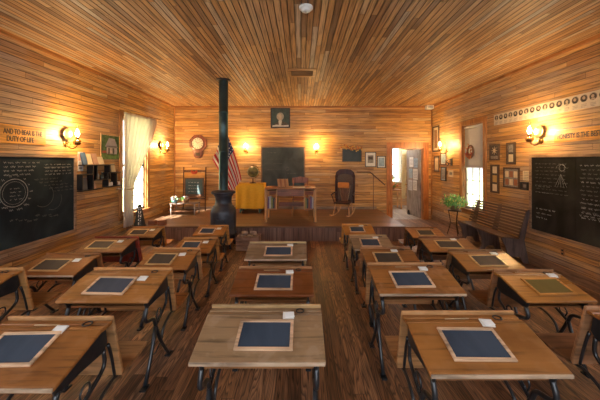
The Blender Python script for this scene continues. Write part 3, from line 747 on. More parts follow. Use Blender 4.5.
# two frames right of the slate
def art_mat(m, w, h, z): rect(m, w*.24, h*.27, w*.76, h*.78, z, 1); rect(m, w*.3, h*.5, w*.7, h*.7, z+.001, 2)
def P_back(px0, py0, px1, py1, Y=YB): a = pt(px0, py1, Y); b = pt(px1, py0, Y); return a.x, a.z, b.x-a.x, b.z-a.z
x, z, w_, h_ = P_back(365, 152, 376, 167)
picture('framed_picture', Mback(x, z, YB-.003), w_, h_, .022, BF, [WHITE, GREY, PDARK], art_mat, 'black-framed picture with white mount right of the hanging slate')
def art_b(m, w, h, z): rect(m, w*.16, h*.14, w*.84, h*.86, z, 1)
x, z, w_, h_ = P_back(377, 156, 385.5, 168)
picture('framed_picture', Mback(x, z, YB-.003), w_, h_, .022, BF, [WHITE, BLUEP], art_b, 'black-framed pale blue picture nearest the door trim')

def P_right(px0, pyt, pyb):   # near? returns (y, ztop, zbottom) at wall plane for column px0
    Y = F*XR/(px0-VX); return Y, EYE+(VY-pyt)*Y/F, EYE+(VY-pyb)*Y/F
def right_pic(name, pxl, pxr, pyt, pyb, fw, fmat, mats, art, label, cat='picture', dep=.02, pos='mid'):
    Y0 = F*XR/(pxl-VX); Y1 = F*XR/(pxr-VX); Ym = (Y0+Y1)/2
    zt = EYE+(VY-pyt)*Ym/F; zb = EYE+(VY-pyb)*Ym/F
    return picture(name, Mright(Y0, zb, XR-.001), Y0-Y1, zt-zb, fw, fmat, mats, art, label, cat, dep)
DF = wood('dark_picture_frame', (.10, .05, .025), axis=2)
def art_star(m, w, h, z):
    oval(m, w*.5, h*.6, w*.12, h*.12, z, 1)
    for i in range(8):
        a = i*PI/4; m.box((w*.5+w*.2*math.cos(a), h*.6+h*.17*math.sin(a), z), (w*.16, .012, .001), ('Z', a), 1)
    rect(m, w*.15, h*.1, w*.85, h*.28, z, 2)
right_pic('framed_picture', 490, 500, 144, 160.5, .03, DF, [PDARK, CREAM, GREY], art_star, 'dark framed picture with a pale star burst beside the right window')
def art_two(m, w, h, z): rect(m, w*.25, h*.56, w*.75, h*.9, z, 2); rect(m, w*.25, h*.12, w*.75, h*.46, z, 1)
right_pic('framed_picture', 507, 516, 142.5, 164.5, .035, DF, [PDARK, CREAM, GREY], art_two, 'tall narrow dark frame with two prints, topmost near the lamp')
def art_three(m, w, h, z):
    for q in range(3): rect(m, w*.25, h*(.07+.31*q), w*.75, h*(.31+.31*q), z, 1 if q != 1 else 2)
right_pic('framed_picture', 491, 499.7, 164.5, 193, .035, DF, [PDARK, CREAM, flat('print_amber', (.5, .3, .1), .6)], art_three, 'tallest narrow dark frame with three prints, above the bench back')
def art_six(m, w, h, z):
    for q in range(3):
        for p in range(2): rect(m, w*(.12+.27*q), h*(.14+.38*p), w*(.34+.27*q), h*(.44+.38*p), z, 1 if (p+q) % 2 else 2)
right_pic('framed_picture', 504, 520, 167.5, 188, .03, DF, [GREY, CREAM, flat('print_rust', (.36, .13, .06), .6)], art_six, 'wide dark frame holding six small prints below the narrow one')
right_pic('posted_paper', 523, 530, 171, 180.5, 0, None, [CREAM, GREY], lambda m, w, h, z: [rect(m, w*.15, h*(.15+.17*q), w*.85, h*(.2+.17*q), z, 1) for q in range(5)], 'small tan paper pinned left of the right chalkboard', 'paper', dep=.006)
wb_ = right_pic('wall_box', 522.5, 530, 182, 190, .02, BLACK, [PDARK, GREY], lambda m, w, h, z: rect(m, w*.3, h*.3, w*.7, h*.7, z, 1), 'small black box beneath the tan paper', 'box', dep=.05)
# far end of right wall
right_pic('framed_picture', 433, 439.5, 126, 152, .05, DF, [CREAM, flat('print_brown', (.30, .16, .07), .6)], lambda m, w, h, z: rect(m, w*.28, h*.15, w*.72, h*.85, z, 1), 'tall dark framed picture in the far right corner above the doorway side')
right_pic('framed_picture', 441, 446.5, 153, 165, .03, DF, [WHITE, BLUEP], art_b, 'small framed picture directly under the far right lamp')
right_pic('framed_picture', 441.2, 446.5, 167, 181, .03, BF, [BLUEP, GREY], art_b, 'small pale blue framed picture, lowest under the far right lamp')
right_pic('framed_picture', 434.5, 439.5, 156, 172, .03, DF, [GREY, CREAM], art_b, 'small framed picture closest to the corner beside the doorway')
right_pic('posted_paper', 448.5, 453.5, 170, 177, 0, None, [CREAM, GREY], lambda m, w, h, z: rect(m, w*.2, h*.3, w*.8, h*.7, z, 1), 'small cream paper pinned left of the right window', 'paper', dep=.006)
mb = thing('iron_hook', (XR, 7.62, 1.78), 'black iron hook bracket on the right wall left of window', 'hook')
MB().mm(-.02, 0, -.04, .04, -.1, .1).build('hook_plate', IRON, mb)
MB().tube(curve_pts([(-.02, 0, .05), (-.10, -.02, .07), (-.15, -.03, .0), (-.10, -.03, -.05), (-.14, -.04, -.1)], 5), .012, 8).tube([(-.02, .0, -.05), (-.12, 0, -.02)], .01).build('hook_arm', IRON, mb)
# quaint print strip
ys, ye = 5.95, 3.2
def art_strip(m, w, h, z):
    n = 21
    for i in range(n):
        cx = .08+(w-.16)*i/(n-1)
        oval(m, cx, h*.68, .054, h*.24, z, 3); oval(m, cx, h*.66, .047, h*.21, z+.0008, 2)
        oval(m, cx+random.uniform(-.006, .006), h*.70, .022, h*.11, z+.0016, 1); m.poly([(cx-.034, h*.47), (cx+.034, h*.47), (cx+.02, h*.58), (cx-.02, h*.58)], 2, z+.0008, z+.0016, 4 if i % 3 else 1)
        for q in range(3): rect(m, cx-.04, h*(.08+.09*q), cx+.04-.02*(q == 0), h*(.11+.09*q), z, 3)
picture('portrait_banner', Mright(ys, 2.545, XR-.001), ys-ye, .22, 0, None, [flat('banner_paper', (.62, .55, .44), .7, var=.1), SKIN, PDARK, GREY, flat('print_black', (.02, .02, .02), .6)], art_strip, 'long paper banner of small oval portraits above right chalkboard', 'banner', dep=.006)
# calendar-like sheet, landscape picture left wall
def left_pic(name, pxl, pxr, pyt, pyb, fw, fmat, mats, art, label, cat='picture', dep=.02):
    Y0 = F*(-XL)/(VX-pxl); Y1 = F*(-XL)/(VX-pxr); Ym = (Y0+Y1)/2
    zt = EYE+(VY-pyt)*Ym/F; zb = EYE+(VY-pyb)*Ym/F
    return picture(name, Mleft(Y0, zb, XL+.001), Y1-Y0, zt-zb, fw, fmat, mats, art, label, cat, dep)
def art_sheet(m, w, h, z):
    rect(m, w*.1, h*.55, w*.9, h*.92, z, 1); rect(m, w*.2, h*.1, w*.8, h*.2, z, 2)
    for q in range(4): rect(m, w*.15, h*(.26+.06*q), w*.85, h*(.285+.06*q), z, 2)
left_pic('posted_paper', 77.5, 83, 152, 171, 0, None, [flat('paper_bluish', (.60, .62, .66), .7), flat('print_pink', (.55, .30, .25), .6), GREY], art_sheet, 'narrow printed sheet pinned between left chalkboard and black shelf', 'paper', dep=.006)
def art_house(m, w, h, z):
    rect(m, w*.02, h*.02, w*.98, h*.25, z, 1); rect(m, w*.3, h*.22, w*.85, h*.55, z, 3)
    m.poly([(w*.22, h*.52), (w*.9, h*.5), (w*.72, h*.85), (w*.42, h*.88)], 2, z-.001, z, 2)
    rect(m, w*.38, h*.25, w*.46, h*.48, z+.001, 4); rect(m, w*.6, h*.25, w*.7, h*.48, z+.001, 4); rect(m, w*.08, h*.27, w*.28, h*.36, z, 5)
left_pic('landscape_picture', 100, 119, 135, 160, .015, wood('pale_frame', (.5, .33, .17), axis=1), [GREENP, flat('print_grass', (.10, .20, .05), .6, var=.5), flat('print_roof', (.32, .30, .33), .6), flat('print_wall', (.50, .44, .42), .6), PDARK, REDP], art_house, 'colour picture of a grey house among green trees above shelf')

def sign(Mx, w, h, lines, label, size, fits, parent=None):
    r = thing('wooden_sign', (0, 0, 0), label, 'sign'); r.matrix_world = Mx
    MB().mm(0, w, 0, h, 0, .018).build('sign_board', wood('sign_wood', (.80, .34, .03), rough=.4, axis=0, contrast=.2), r, bevel=.003)
    for i, (body, x, y, ft) in enumerate(lines):
        text_mesh('lettering', body, size, INK, r, Matrix.Translation((x, y, .019)), fit=ft)
    return r
sign(Mleft(3.0, 2.03, XL), 1.34, .255, [('AND TO BEAR IS THE', .72, .132, .56), ('DUTY OF LIFE', .76, .035, .38)], 'orange wooden sign reading AND TO BEAR IS THE DUTY OF LIFE', .100, None)
sign(Mright(4.52, 2.085, XR), 1.3, .19, [('HONESTY IS THE BEST', .05, .055, .66)], 'wooden motto sign reading HONESTY IS THE BEST on right wall', .105, None)

# ---------------------------------------------------------------- clock, ceiling fittings
ck = thing('wall_clock', pt(198.5, 143.5, YB), 'octagonal wooden wall clock with round white dial and short drop case', 'clock')
CKW = wood('clock_wood', (.22, .055, .02), rough=.3, axis=2)
R = Matrix.Rotation(PI/2, 4, 'X')
oct_ = [(.285*math.cos(PI/8+i*PI/4), .285*math.sin(PI/8+i*PI/4)) for i in range(8)]
MB().poly(oct_, 1, -.07, 0).build('clock_case', CKW, ck, bevel=.012)
MB().lathe([(.17, .0), (.20, .0), (.205, .015), (.19, .028), (.175, .02), (.17, .0)], (0, 0, 0), 32, M=Matrix.Translation((0, -.069, 0)) @ R).build('bezel', CKW, ck)
MB().lathe([(0, .008), (.172, .008), (.172, 0)], (0, 0, 0), 32, M=Matrix.Translation((0, -.069, 0)) @ R, smooth=False).build('dial', flat('dial_cream', (.72, .68, .52), .4), ck)
dial = COL.objects['dial']
m = MB()
for i in range(12):
    a = i*PI/6; m.box((.14*math.cos(a), -.079, .14*math.sin(a)), (.035, .002, .012), Matrix.Rotation(-a, 4, 'Y'))
m.build('hour_marks', BLACK, dial)
MB().box((-.03, -.082, .035), (.10, .002, .012), Matrix.Rotation(PI/4, 4, 'Y')).build('hour_hand', BLACK, dial)
MB().box((.05, -.085, .03), (.125, .002, .009), Matrix.Rotation(-.55, 4, 'Y')).build('minute_hand', BLACK, dial)
MB().poly([(-.16, -.24), (.16, -.24), (.13, -.40), (.06, -.46), (-.06, -.46), (-.13, -.40)], 1, -.06, 0).build('drop_case', CKW, ck, bevel=.008)
MB().poly([(-.07, -.29), (.07, -.29), (.06, -.38), (-.06, -.38)], 1, -.066, -.06).build('drop_window', flat('clock_glass_dark', (.1, .07, .04), .1), ck)

sd = thing('smoke_detector', (.056, 3.16, H), 'round white smoke detector on the ceiling', 'smoke detector')
MB().lathe([(0, 0), (.078, 0), (.078, -.018), (.066, -.024), (.055, -.026), (.05, -.045), (.03, -.052), (0, -.052)], seg=28).build('detector_body', WHITE, sd)
MB().lathe([(0, -.0525), (.012, -.0525), (.012, -.056), (0, -.057)], (0.0, 0, 0), 12).build('sensor_cap', flat('grey_plastic', (.4, .4, .4), .4), sd)
v = thing('ceiling_vent', (.02, 5.47, H), 'rectangular wooden vent grille in the ceiling', 'vent')
vw = wood('vent_wood', (.52, .27, .09), axis=0)
MB().mm(-.27, .27, -.24, -.17, -.02, 0).mm(-.27, .27, .17, .24, -.02, 0).mm(-.27, -.21, -.17, .17, -.02, 0).mm(.21, .27, -.17, .17, -.02, 0).build('vent_frame', vw, v, bevel=.003)
m = MB()
for q in range(7): m.box((0, -.15+q*.05, -.012), (.42, .03, .006), ('X', .5))
m.build('vent_slats', vw, v)
MB().mm(-.21, .21, -.17, .17, -.003, 0).build('vent_backing', BLACK, v)
cb_ = thing('ceiling_speaker', (3.93, 8.62, 3.42), 'small white box mounted in the far right ceiling corner', 'speaker')
MB().mm(-.12, .09, -.07, .09, -.03, .08).build('housing', WHITE, cb_, bevel=.012)
MB().mm(-.09, .06, -.074, -.069, -.015, .06).build('speaker_grille', flat('pale_grille', (.5, .5, .48), .6), cb_)

# ---------------------------------------------------------------- curtains, ornament, blind
def curtain_fn(u, v):          # u 0..1 across, v 0..1 down
    z = 2.86-v*(2.86-.36)
    ks = [(0, 7.55), (.15, 7.35), (.40, 6.88), (.60, 6.50), (.68, 6.42), (1.0, 6.40)]
    for (a, A), (b, B) in zip(ks[:-1], ks[1:]):
        if v <= b: R_ = A+(B-A)*(v-a)/(b-a); break
    L_ = 6.10
    y = L_+(R_-L_)*u
    z += .05*u*(1-v)
    z -= .10*math.sin(PI*min(1, v/.65))*u*0.5
    amp = .022+.01*v
    x = XL+.115+amp*math.sin(u*2*PI*9+v*1.2)+.01*math.sin(u*31)
    return (x, y, z)
cu = thing('window_curtain', (0, 0, 0), 'long white curtain pulled aside at the left window', 'curtain')
m, N, L, b = nm('sheer_curtain')
b.inputs['Base Color'].default_value = (.82, .74, .64, 1); b.inputs['Roughness'].default_value = .9
nz = N.new('ShaderNodeTexNoise'); nz.inputs['Scale'].default_value = 300; tc = N.new('ShaderNodeTexCoord'); L.new(tc.outputs['Object'], nz.inputs['Vector'])
L.new(ramp(N, L, nz.outputs['Fac'], [(.3, (.72, .64, .55)), (.7, (.86, .79, .70))]), b.inputs['Base Color'])
tr = N.new('ShaderNodeBsdfTranslucent'); tr.inputs[0].default_value = (.9, .82, .70, 1); mx = N.new('ShaderNodeMixShader'); mx.inputs[0].default_value = .35
out = [n for n in N if n.type == 'OUTPUT_MATERIAL'][0]
L.new(b.outputs[0], mx.inputs[1]); L.new(tr.outputs[0], mx.inputs[2]); L.new(mx.outputs[0], out.inputs[0])
CURT = m
mx.inputs[0].default_value = .5
MB().grid(curtain_fn, 110, 40).build('cloth', CURT, cu, solid=.003)
MB().tube([(XL+.115, 5.95, 2.875), (XL+.115, 7.7, 2.925)], .01, 8).build('curtain_rod', BRASS, cu)
MB().tube(curve_pts([(XL+.0, 6.03, 1.22), (XL+.16, 6.1, 1.19), (XL+.17, 6.3, 1.18), (XL+.15, 6.44, 1.19), (XL+.08, 6.47, 1.2)], 5), .012, 8).build('tieback', CURT, cu)

bl = thing('roller_blind', (XR+.03, 6.685, 0), 'grey-white roller blind over the upper right window', 'blind')
MB().grid(lambda u, v_: (.0+.002*math.sin(v_*9), -.37+.74*u, 2.60-.94*v_), 4, 20).build('blind_cloth', flat('blind_cloth', (.60, .60, .58), .85, var=.03), bl, solid=.003)
MB().tube([(0, -.38, 2.62), (0, .38, 2.62)], .022, 10).build('roller', WHITE, bl)
MB().mm(-.008, .008, -.375, .375, 1.645, 1.665).build('bottom_bar', WHITE, bl)
wr = thing('autumn_wreath', (XR-.035, 6.73, 2.03), 'small orange and rust wreath hung before the roller blind', 'wreath')
MB().tube([(0, .115*math.cos(a*PI/10), .14*math.sin(a*PI/10)) for a in range(21)], .022, 8).build('wreath_ring', wood('vine', (.22, .09, .04), axis=1), wr)
m = MB()
for i in range(60):
    a = random.uniform(-2.6, -.4) if i < 40 else random.uniform(0, 6.28); rr = random.uniform(.09, .15)
    leaf_quads(m, (-.03, rr*math.cos(a)*.9, rr*math.sin(a)*1.1), .06, .03, random.randrange(3))
tag(m.build('wreath_leaves', [LEAFC[0], LEAFC[1], flat('leaf_red', (.5, .05, .03), .6)], wr, fix=False), kind='stuff')
MB().tube([(0, 0, .14), (.0, 0, .30)], .003, 6).build('hanging_thread', WHITE, wr)

# ---------------------------------------------------------------- wall shelf left with its things
sh = thing('wall_shelf', (XL, 5.55, 1.55), 'black stepped wall shelf with several tiers under the house picture', 'shelf')
def yl(px, x=XL+.08): return F*(-x)/(VX-px)
def zl(px, py): Y = yl(px); return EYE+(VY-py)*Y/F
dp = .12
def shelf_board(pa, pb, py, nm_='shelf_tier'):
    y0, y1 = yl(pa), yl(pb); z = zl((pa+pb)/2, py)
    MB().mm(0, dp, y0-5.55, y1-5.55, z-1.55-.009, z-1.55+.009).build(nm_, BLACK, sh, bevel=.002)
    return y0, y1, z+.009
def shelf_side(px, pyt, pyb):
    y = yl(px); z1_, z0_ = zl(px, pyt), zl(px, pyb)
    MB().mm(0, dp, y-5.55-.009, y-5.55+.009, z0_-1.55, z1_-1.55).build('upright', BLACK, sh, bevel=.002)
t1 = shelf_board(82.5, 113, 165); t2 = shelf_board(80, 101, 190); t3 = shelf_board(93, 109, 179.5); t4 = shelf_board(107, 119.5, 172.5); t5 = shelf_board(106, 120.5, 186)
shelf_board(80, 92, 174.5)
shelf_side(91.5, 165, 190); shelf_side(80.3, 174.5, 190); shelf_side(95.5, 165, 179.5); shelf_side(106.5, 173, 186); shelf_side(115, 173, 186); shelf_side(108.5, 165, 179)
def on_shelf(name, px, tier, w_, h_, d_, mats, label, cat, tilt=0, grp=None, x=.06, fold=False):
    r = thing(name, (XL+x, yl(px), tier[2]+.001), label, cat, grp)
    r.rotation_euler.y = tilt
    return r
BOOKC = [flat('book_blue', (.06, .12, .24), .5), CREAM, flat('book_pink', (.55, .33, .24), .6), flat('book_brown', (.22, .1, .05), .5)]
def stand_book(px, tier, w_, h_, cover, label, tilt=-.25, name='book', page=True):
    r = on_shelf(name, px, tier, 0, 0, 0, None, label, 'book', tilt, 'books on the black wall shelf', x=.055)
    MB().mm(-.012, -.009, -w_/2, w_/2, 0, h_).mm(.009, .012, -w_/2, w_/2, 0, h_).mm(-.012, .012, -w_/2, -w_/2+.003, 0, h_).build('cover', cover, r)
    MB().mm(-.0085, .0085, -w_/2+.004, w_/2-.006, .004, h_-.005).build('pages', WHITE, r)
stand_book(86.5, t1, .105, .22, BOOKC[0], 'dark blue book leaning at the left end of top shelf')
stand_book(91.5, t1, .115, .20, CREAM, 'cream-covered book second from left on the top shelf')
stand_book(97, t1, .13, .21, BOOKC[2], 'pinkish book in the middle of the top shelf')
stand_book(102.5, t1, .15, .15, CREAM, 'low cream book at right on the top shelf', -.3)
stand_book(97.5-3, t2, .14, .14, flat('book_tan', (.6, .45, .35), .6), 'tan book leaning on the lowest left shelf tier')
stand_book(86, t2, .12, .22, flat('book_slate', (.08, .09, .12), .5), 'dark grey book upright in the lower left compartment', -.08)
stand_book(114.5, t4, .12, .17, CREAM, 'cream booklet standing on the upper right shelf tier', -.2)
jg = on_shelf('enamel_mug', 97, t3, 0, 0, 0, None, 'pale grey enamel mug on the middle shelf tier', 'mug')
MB().lathe([(0, 0), (.04, 0), (.045, .01), (.045, .11), (.041, .11), (.04, .012), (0, .012)], seg=18).build('mug_body', flat('enamel', (.30, .34, .34), .3), jg)
MB().tube(curve_pts([(0, .044, .09), (0, .075, .085), (0, .078, .04), (0, .044, .03)], 4), .006, 6).build('mug_handle', flat('enamel', (.30, .34, .34), .3), jg)
jg = on_shelf('glass_bottle', 103, t3, 0, 0, 0, None, 'small dark glass bottle on the middle shelf tier', 'bottle')
MB().lathe([(0, 0), (.03, 0), (.032, .01), (.032, .07), (.012, .09), (.012, .12), (.015, .122), (0, .122)], seg=16).build('bottle_body', flat('dark_glass', (.05, .06, .05), .1), jg)
MB().lathe([(0, .122), (.011, .122), (.01, .14), (0, .141)], seg=12).build('cork', CREAM, jg)
for i, px in enumerate((109, 112, 116.8, 119.2)):
    jg = on_shelf('salt_jar' if i % 2 else 'tin_box', px, t5, 0, 0, 0, None, ['small white tin box at the left of the lowest right tier', 'small white jar second on the lowest right tier', 'grey tin box third on the lowest right tier', 'small white jar at right end of lowest right tier'][i], 'jar' if i % 2 else 'box')
    if i % 2:
        MB().lathe([(0, 0), (.028, 0), (.032, .02), (.032, .06), (.022, .075), (0, .075)], seg=16).build('jar_body', WHITE, jg)
        MB().lathe([(.024, .076), (.024, .09), (0, .09)], seg=16).build('lid', BLACK, jg)
    else:
        MB().mm(-.03, .03, -.035, .035, 0, .06).build('box_body', GREY if i else WHITE, jg, bevel=.004)
        MB().mm(-.032, .032, -.037, .037, .061, .075).build('lid', CREAM, jg, bevel=.003)

# ---------------------------------------------------------------- platform things
dc = thing('dunce_cap', (-3.66, 6.42, PZ), 'tall black pointed dunce cap with white letters standing on the platform', 'hat')
MB().lathe([(.125, 0), (.12, .006), (.035, .47), (.02, .485), (0, .487)], seg=28).build('cone', flat('black_felt', (.018, .022, .024), .7), dc)
MB().lathe([(.126, .0), (.135, .0), (.135, .008), (.124, .02)], seg=28).build('rim', flat('black_felt', (.018, .022, .024), .7), dc)
for i, chh in enumerate('DUNCE'):
    z = .375-.083*i; rr = .12-(.085)*(z+.03)/.47
    Mt = Matrix.Rotation(math.radians(25), 4, 'Z') @ Matrix.Translation((0, -rr-.004, z)) @ Matrix.Rotation(math.radians(80), 4, 'X')
    text_mesh('letter', chh, .085, WHITE, dc, Mt @ Matrix.Translation((-.026, 0, 0)))

# flag
fl = thing('american_flag', (-2.05, 7.55, PZ), 'draped flag with red and white stripes behind the stove pipe', 'flag')
ox, oy = -2.05, 7.55
FY = 7.5
MB().tube([(0, 0, 0.02), (0, 0, 2.30)], .014, 10).build('pole', wood('pole_wood', (.35, .18, .07), axis=2), fl)
MB().lathe([(.0, 2.30), (.02, 2.30), (.03, 2.33), (.02, 2.36), (0, 2.40)], seg=14).build('finial', BRASS, fl)
MB().lathe([(0, 0), (.13, 0), (.13, .02), (.05, .035), (.02, .10), (0, .10)], seg=20).build('pole_base', BRASS, fl)
FR_ = flat('flag_red', (.46, .025, .03), .8, var=.1); FW_ = flat('flag_white', (.66, .58, .50), .8, var=.06); FB_ = flat('flag_blue', (.03, .045, .13), .8, var=.1)
def flag_fn(u, v):
    TL = Vector((225.5, 131)); BL = Vector((212.5, 160)); TR = Vector((241.5, 180)); BR = Vector((231, 193))
    a = TL.lerp(BL, v); b = TR.lerp(BR, v)
    p = a.lerp(b, u)
    p.x += 2.0*math.sin(PI*u)*(1-v)
    w_ = pt(p.x, p.y, FY)
    return (w_.x-ox, FY-oy-.03+.035*math.sin(v*2*PI*3.2+u*1.5)+.015*math.sin(u*9), w_.z-PZ)
def flag_mat(u, v):
    if u < .40 and v < 7/13: return 2
    return 0 if int(v*13) % 2 == 0 else 1
fo = MB().grid(flag_fn, 20, 52, matfn=flag_mat).build('flag_cloth', [FR_, FW_, FB_], fl, solid=.003)
m = MB()
for i in range(5):
    for j in range(5):
        u, v_ = .04+.08*i, (.6+1.25*j)/13
        p = Vector(flag_fn(u, v_)); c = p+Vector((0, -.012, 0))
        m.poly([(c.x+(.020 if k % 2 == 0 else .008)*math.cos(k*PI/5+PI/2), c.z+(.020 if k % 2 == 0 else .008)*math.sin(k*PI/5+PI/2)) for k in range(10)], 1, c.y-.001, c.y)
m.build('stars', WHITE, fl)

# easel with slate and lettering
ez = thing('easel', (-3.18, 8.42, PZ), 'dark wooden easel frame holding a slate, left of the stove', 'easel')
EW = wood('easel_wood', (.11, .045, .02), axis=2)
for sx in (-.33, .33):
    MB().tube([(sx, 0, 0), (sx, .05, 1.28), (sx*1.0, .05, 1.3)], [.018, .015, .02], 8).build('post', EW, ez)
MB().mm(-.33, .33, .03, .05, 1.16, 1.20).build('top_rail', EW, ez)
MB().mm(-.33, .33, .02, .05, .34, .38).build('lower_rail', EW, ez)
MB().mm(-.34, .34, -.04, .05, .42, .445).build('tray', EW, ez)
MB().mm(-.30, .30, .028, .05, .99, 1.13).build('name_board', wood('amber_board', (.55, .26, .05), axis=0), ez)
MB().ball((0, .0, 1.13), .055, sc=(1.6, .5, .8)).ball((-.07, 0, 1.17), .03).ball((.07, 0, 1.17), .03).build('red_bow', flat('bow_red', (.55, .08, .03), .6), ez)
MB().mm(-.29, .29, .0, .02, .447, .98).build('slate_frame', EW, ez)
MB().mm(-.25, .25, -.004, .0, .49, .94).build('slate_panel', board_black('slate_teal', (.045, .075, .085), (.10, .14, .15)), ez)
m = MB(); Tm = Matrix(((1, 0, 0, 0), (0, 0, -1, -.004), (0, 1, 0, 0), (0, 0, 0, 1)))
for q in range(4): scribble(m, Tm, -.17, .84-.09*q, .30, .03, th=.007)
m.build('chalk_writing', CHALK, ez)
# low table with flowers
lt = thing('low_table', (-3.20, 7.85, PZ), 'low dark wooden table in front of the easel on the platform', 'table')
MB().mm(-.36, .34, -.2, .2, .30, .325).build('tabletop', wood('grey_brown_wood', (.18, .13, .11), axis=0), lt, bevel=.004)
for sx, sy in ((-.33, -.17), (.31, -.17), (-.33, .17), (.31, .17)):
    MB().tube([(sx, sy, 0), (sx, sy, .30)], [.012, .018], 8).build('leg', flat('pale_grey_wood', (.35, .30, .27), .6), lt)
MB().mm(-.33, .31, -.17, .17, .10, .115).build('lower_shelf', EW, lt)
def bouquet(loc, rad, n, mats, pot, potprof, label, name, leafy=True, cat='flowers'):
    r = thing(name, loc, label, cat)
    MB().lathe(potprof, seg=18).build('pot', pot, r)
    top = max(z for _, z in potprof)
    m = MB()
    for i in range(n):
        a = random.uniform(0, 2*PI); el = random.uniform(.1, 1.4); rr = rad*random.uniform(.5, 1)
        c = (rr*math.cos(a)*math.cos(el), rr*math.sin(a)*math.cos(el), top+rr*math.sin(el)*.8)
        m.ball(c, rad*.16, random.randrange(len(mats)), (1, 1, .8), 6)
    o = m.build('blossoms', mats, r); o['kind'] = 'stuff'
    if leafy:
        m = MB()
        for i in range(n):
            a = random.uniform(0, 2*PI); rr = rad*random.uniform(.2, .9)
            leaf_quads(m, (rr*math.cos(a), rr*math.sin(a), top+random.uniform(-.02, rad*.5)), rad*.5, rad*.2, 0)
        tag(m.build('leaves', flat('leaf_green', (.08, .22, .04), .5, var=.4), r, fix=False), kind='stuff')
        m = MB()
        for i in range(6):
            a = i*PI/3; m.tube([(0, 0, top*.3), (rad*.5*math.cos(a), rad*.5*math.sin(a), top+rad*.5)], .003, 5)
        m.build('stems', flat('stem_green', (.10, .18, .04), .6), r)
    return r
BASK = [(0, 0), (.06, 0), (.085, .05), (.09, .08), (.08, .08), (0, .03)]
bouquet((-3.49, 7.80, PZ+.326), .13, 46, [flat('petal_white', (.72, .70, .68), .7)], flat('blue_pot', (.10, .22, .25), .3), BASK, 'white flowers in a bluish pot at left of low table', 'flower_pot')
bouquet((-3.20, 7.85, PZ+.326), .12, 34, [flat('petal_white', (.72, .70, .68), .7), flat('petal_pink', (.6, .2, .12), .7)], wood('basket_brown', (.28, .14, .06), axis=0), BASK, 'pink and white flowers in a brown basket on low table', 'flower_basket')
# blocks on platform edge
for i, (px, lab) in enumerate(((152.5, 'left one of two small red-brown wooden blocks on the platform edge'), (162, 'right one of two small red-brown wooden blocks on the platform edge'))):
    b = thing('wooden_block', (pt(px, 227, 6.5).x, 6.5, PZ), lab, 'block', 'small wooden blocks on the platform edge')
    MB().mm(-.08, .08, -.05, .05, 0, .10).build('block_body', wood('redbrown_block', (.24, .09, .05), axis=0), b, bevel=.006)
    MB().mm(-.085, .085, -.055, .055, .10, .115).build('block_cap', wood('redbrown_block', (.24, .09, .05), axis=0), b, bevel=.003)

# yellow covered table and globe
tb = thing('side_table', (-1.455, 8.30, PZ), 'small table with green feet under the yellow cloth', 'table')
MB().mm(-.38, .38, -.24, .24, .80, .82).build('tabletop', wood('side_table_wood', (.3, .16, .07), axis=0), tb)
for sx, sy in ((-.27, -.2), (.27, -.2), (-.27, .2), (.27, .2)):
    MB().tube([(sx, sy, 0), (sx, sy, .05), (sx, sy, .80)], [.022, .032, .025], 8).build('leg', flat('green_paint', (.07, .17, .15), .4), tb)
def cloth_fn(u, v):
    # one strip over the top: front hem -> top -> rear hem, u across
    x = -.40+.80*u; t = v*2.0
    if t < .80: z = .12+t/.80*(.826-.12); y = -.255
    elif t < 1.2: z = .826; y = -.255+(t-.80)/.4*.51
    else: z = .826-(t-1.2)/.8*.6; y = .255
    if z < .82: y += (-1 if y < 0 else 1)*(.010*math.sin(u*22)+.008)*min(1, (.826-z)*3)
    return (x, y, z)
yc = thing('table_cloth', (-1.455, 8.30, PZ), 'bright yellow cloth draped over the small side table', 'tablecloth')
m = MB().grid(cloth_fn, 40, 40)
for sx in (-1, 1):
    m.grid(lambda u, v, sx=sx: (sx*(.40+.008*math.sin(u*20)*v), -.25+.5*u, .826-.70*v), 16, 12)
m.build('cloth', flat('yellow_cloth', (.80, .42, .02), .75, var=.08, scale=30), yc, solid=.003)
gb = thing('globe', (-1.41, 8.30, PZ+.83), 'dark antique globe on a stand on the yellow table', 'globe')
MB().ball((0, 0, .33), .165, seg=28).build('globe_ball', flat('globe_map', (.14, .13, .05), .3, var=.7, scale=9), gb)
MB().tube([(.185*math.cos(a*PI/14-PI/2+.35), 0, .33+.185*math.sin(a*PI/14-PI/2+.35)) for a in range(15)], .008, 8).build('meridian', BRASS, gb)
MB().lathe([(0, 0), (.10, 0), (.10, .015), (.03, .03), (.015, .06), (.02, .10), (.012, .14), (0, .15)], seg=20).build('globe_base', wood('globe_base_wood', (.12, .05, .02), axis=2), gb)
MB().lathe([(.185, .325), (.215, .325), (.215, .335), (.185, .335), (.185, .325)], seg=32).build('horizon_ring', wood('globe_base_wood', (.12, .05, .02), axis=2), gb)

# teacher desk
td = thing('teacher_desk', (-.255, 7.15, PZ), "wooden teacher's desk with open side shelves on the platform", 'desk')
TW = wood('teacher_desk_wood', (.44, .19, .065), rough=.4, axis=0); TWV = wood('teacher_desk_leg_wood', (.56, .28, .10), rough=.4, axis=2); TWR = wood('teacher_desk_drawer_wood', (.30, .10, .045), rough=.35, axis=0)
MB().mm(-.63, .63, -.32, .32, .79, .82).build('desktop', TW, td, bevel=.005)
for sx, sy in ((-.60, -.28), (.60, -.28), (-.60, .28), (.60, .28)):
    MB().mm(sx-.027, sx+.027, sy-.027, sy+.027, 0, .79).build('leg', TWV, td, bevel=.004)
for sx in (-.34, .34): MB().mm(sx-.014, sx+.014, -.28, .28, .29, .79).build('divider', TWV, td)
for sx in (-1, 1):
    MB().mm(*sorted((sx*.354, sx*.573)), -.28, .28, .29, .31).build('side_shelf', TW, td)
    MB().mm(*sorted((sx*.354, sx*.573)), -.28, .28, .735, .75).build('side_rail', TW, td)
dr = MB().mm(-.32, .32, -.29, -.27, .62, .775).build('drawer', TWR, td, bevel=.004)
MB().tube([(0, -.29, .70), (0, -.315, .70)], .012, 8).ball((0, -.32, .70), .018).build('knob', TWV, dr)
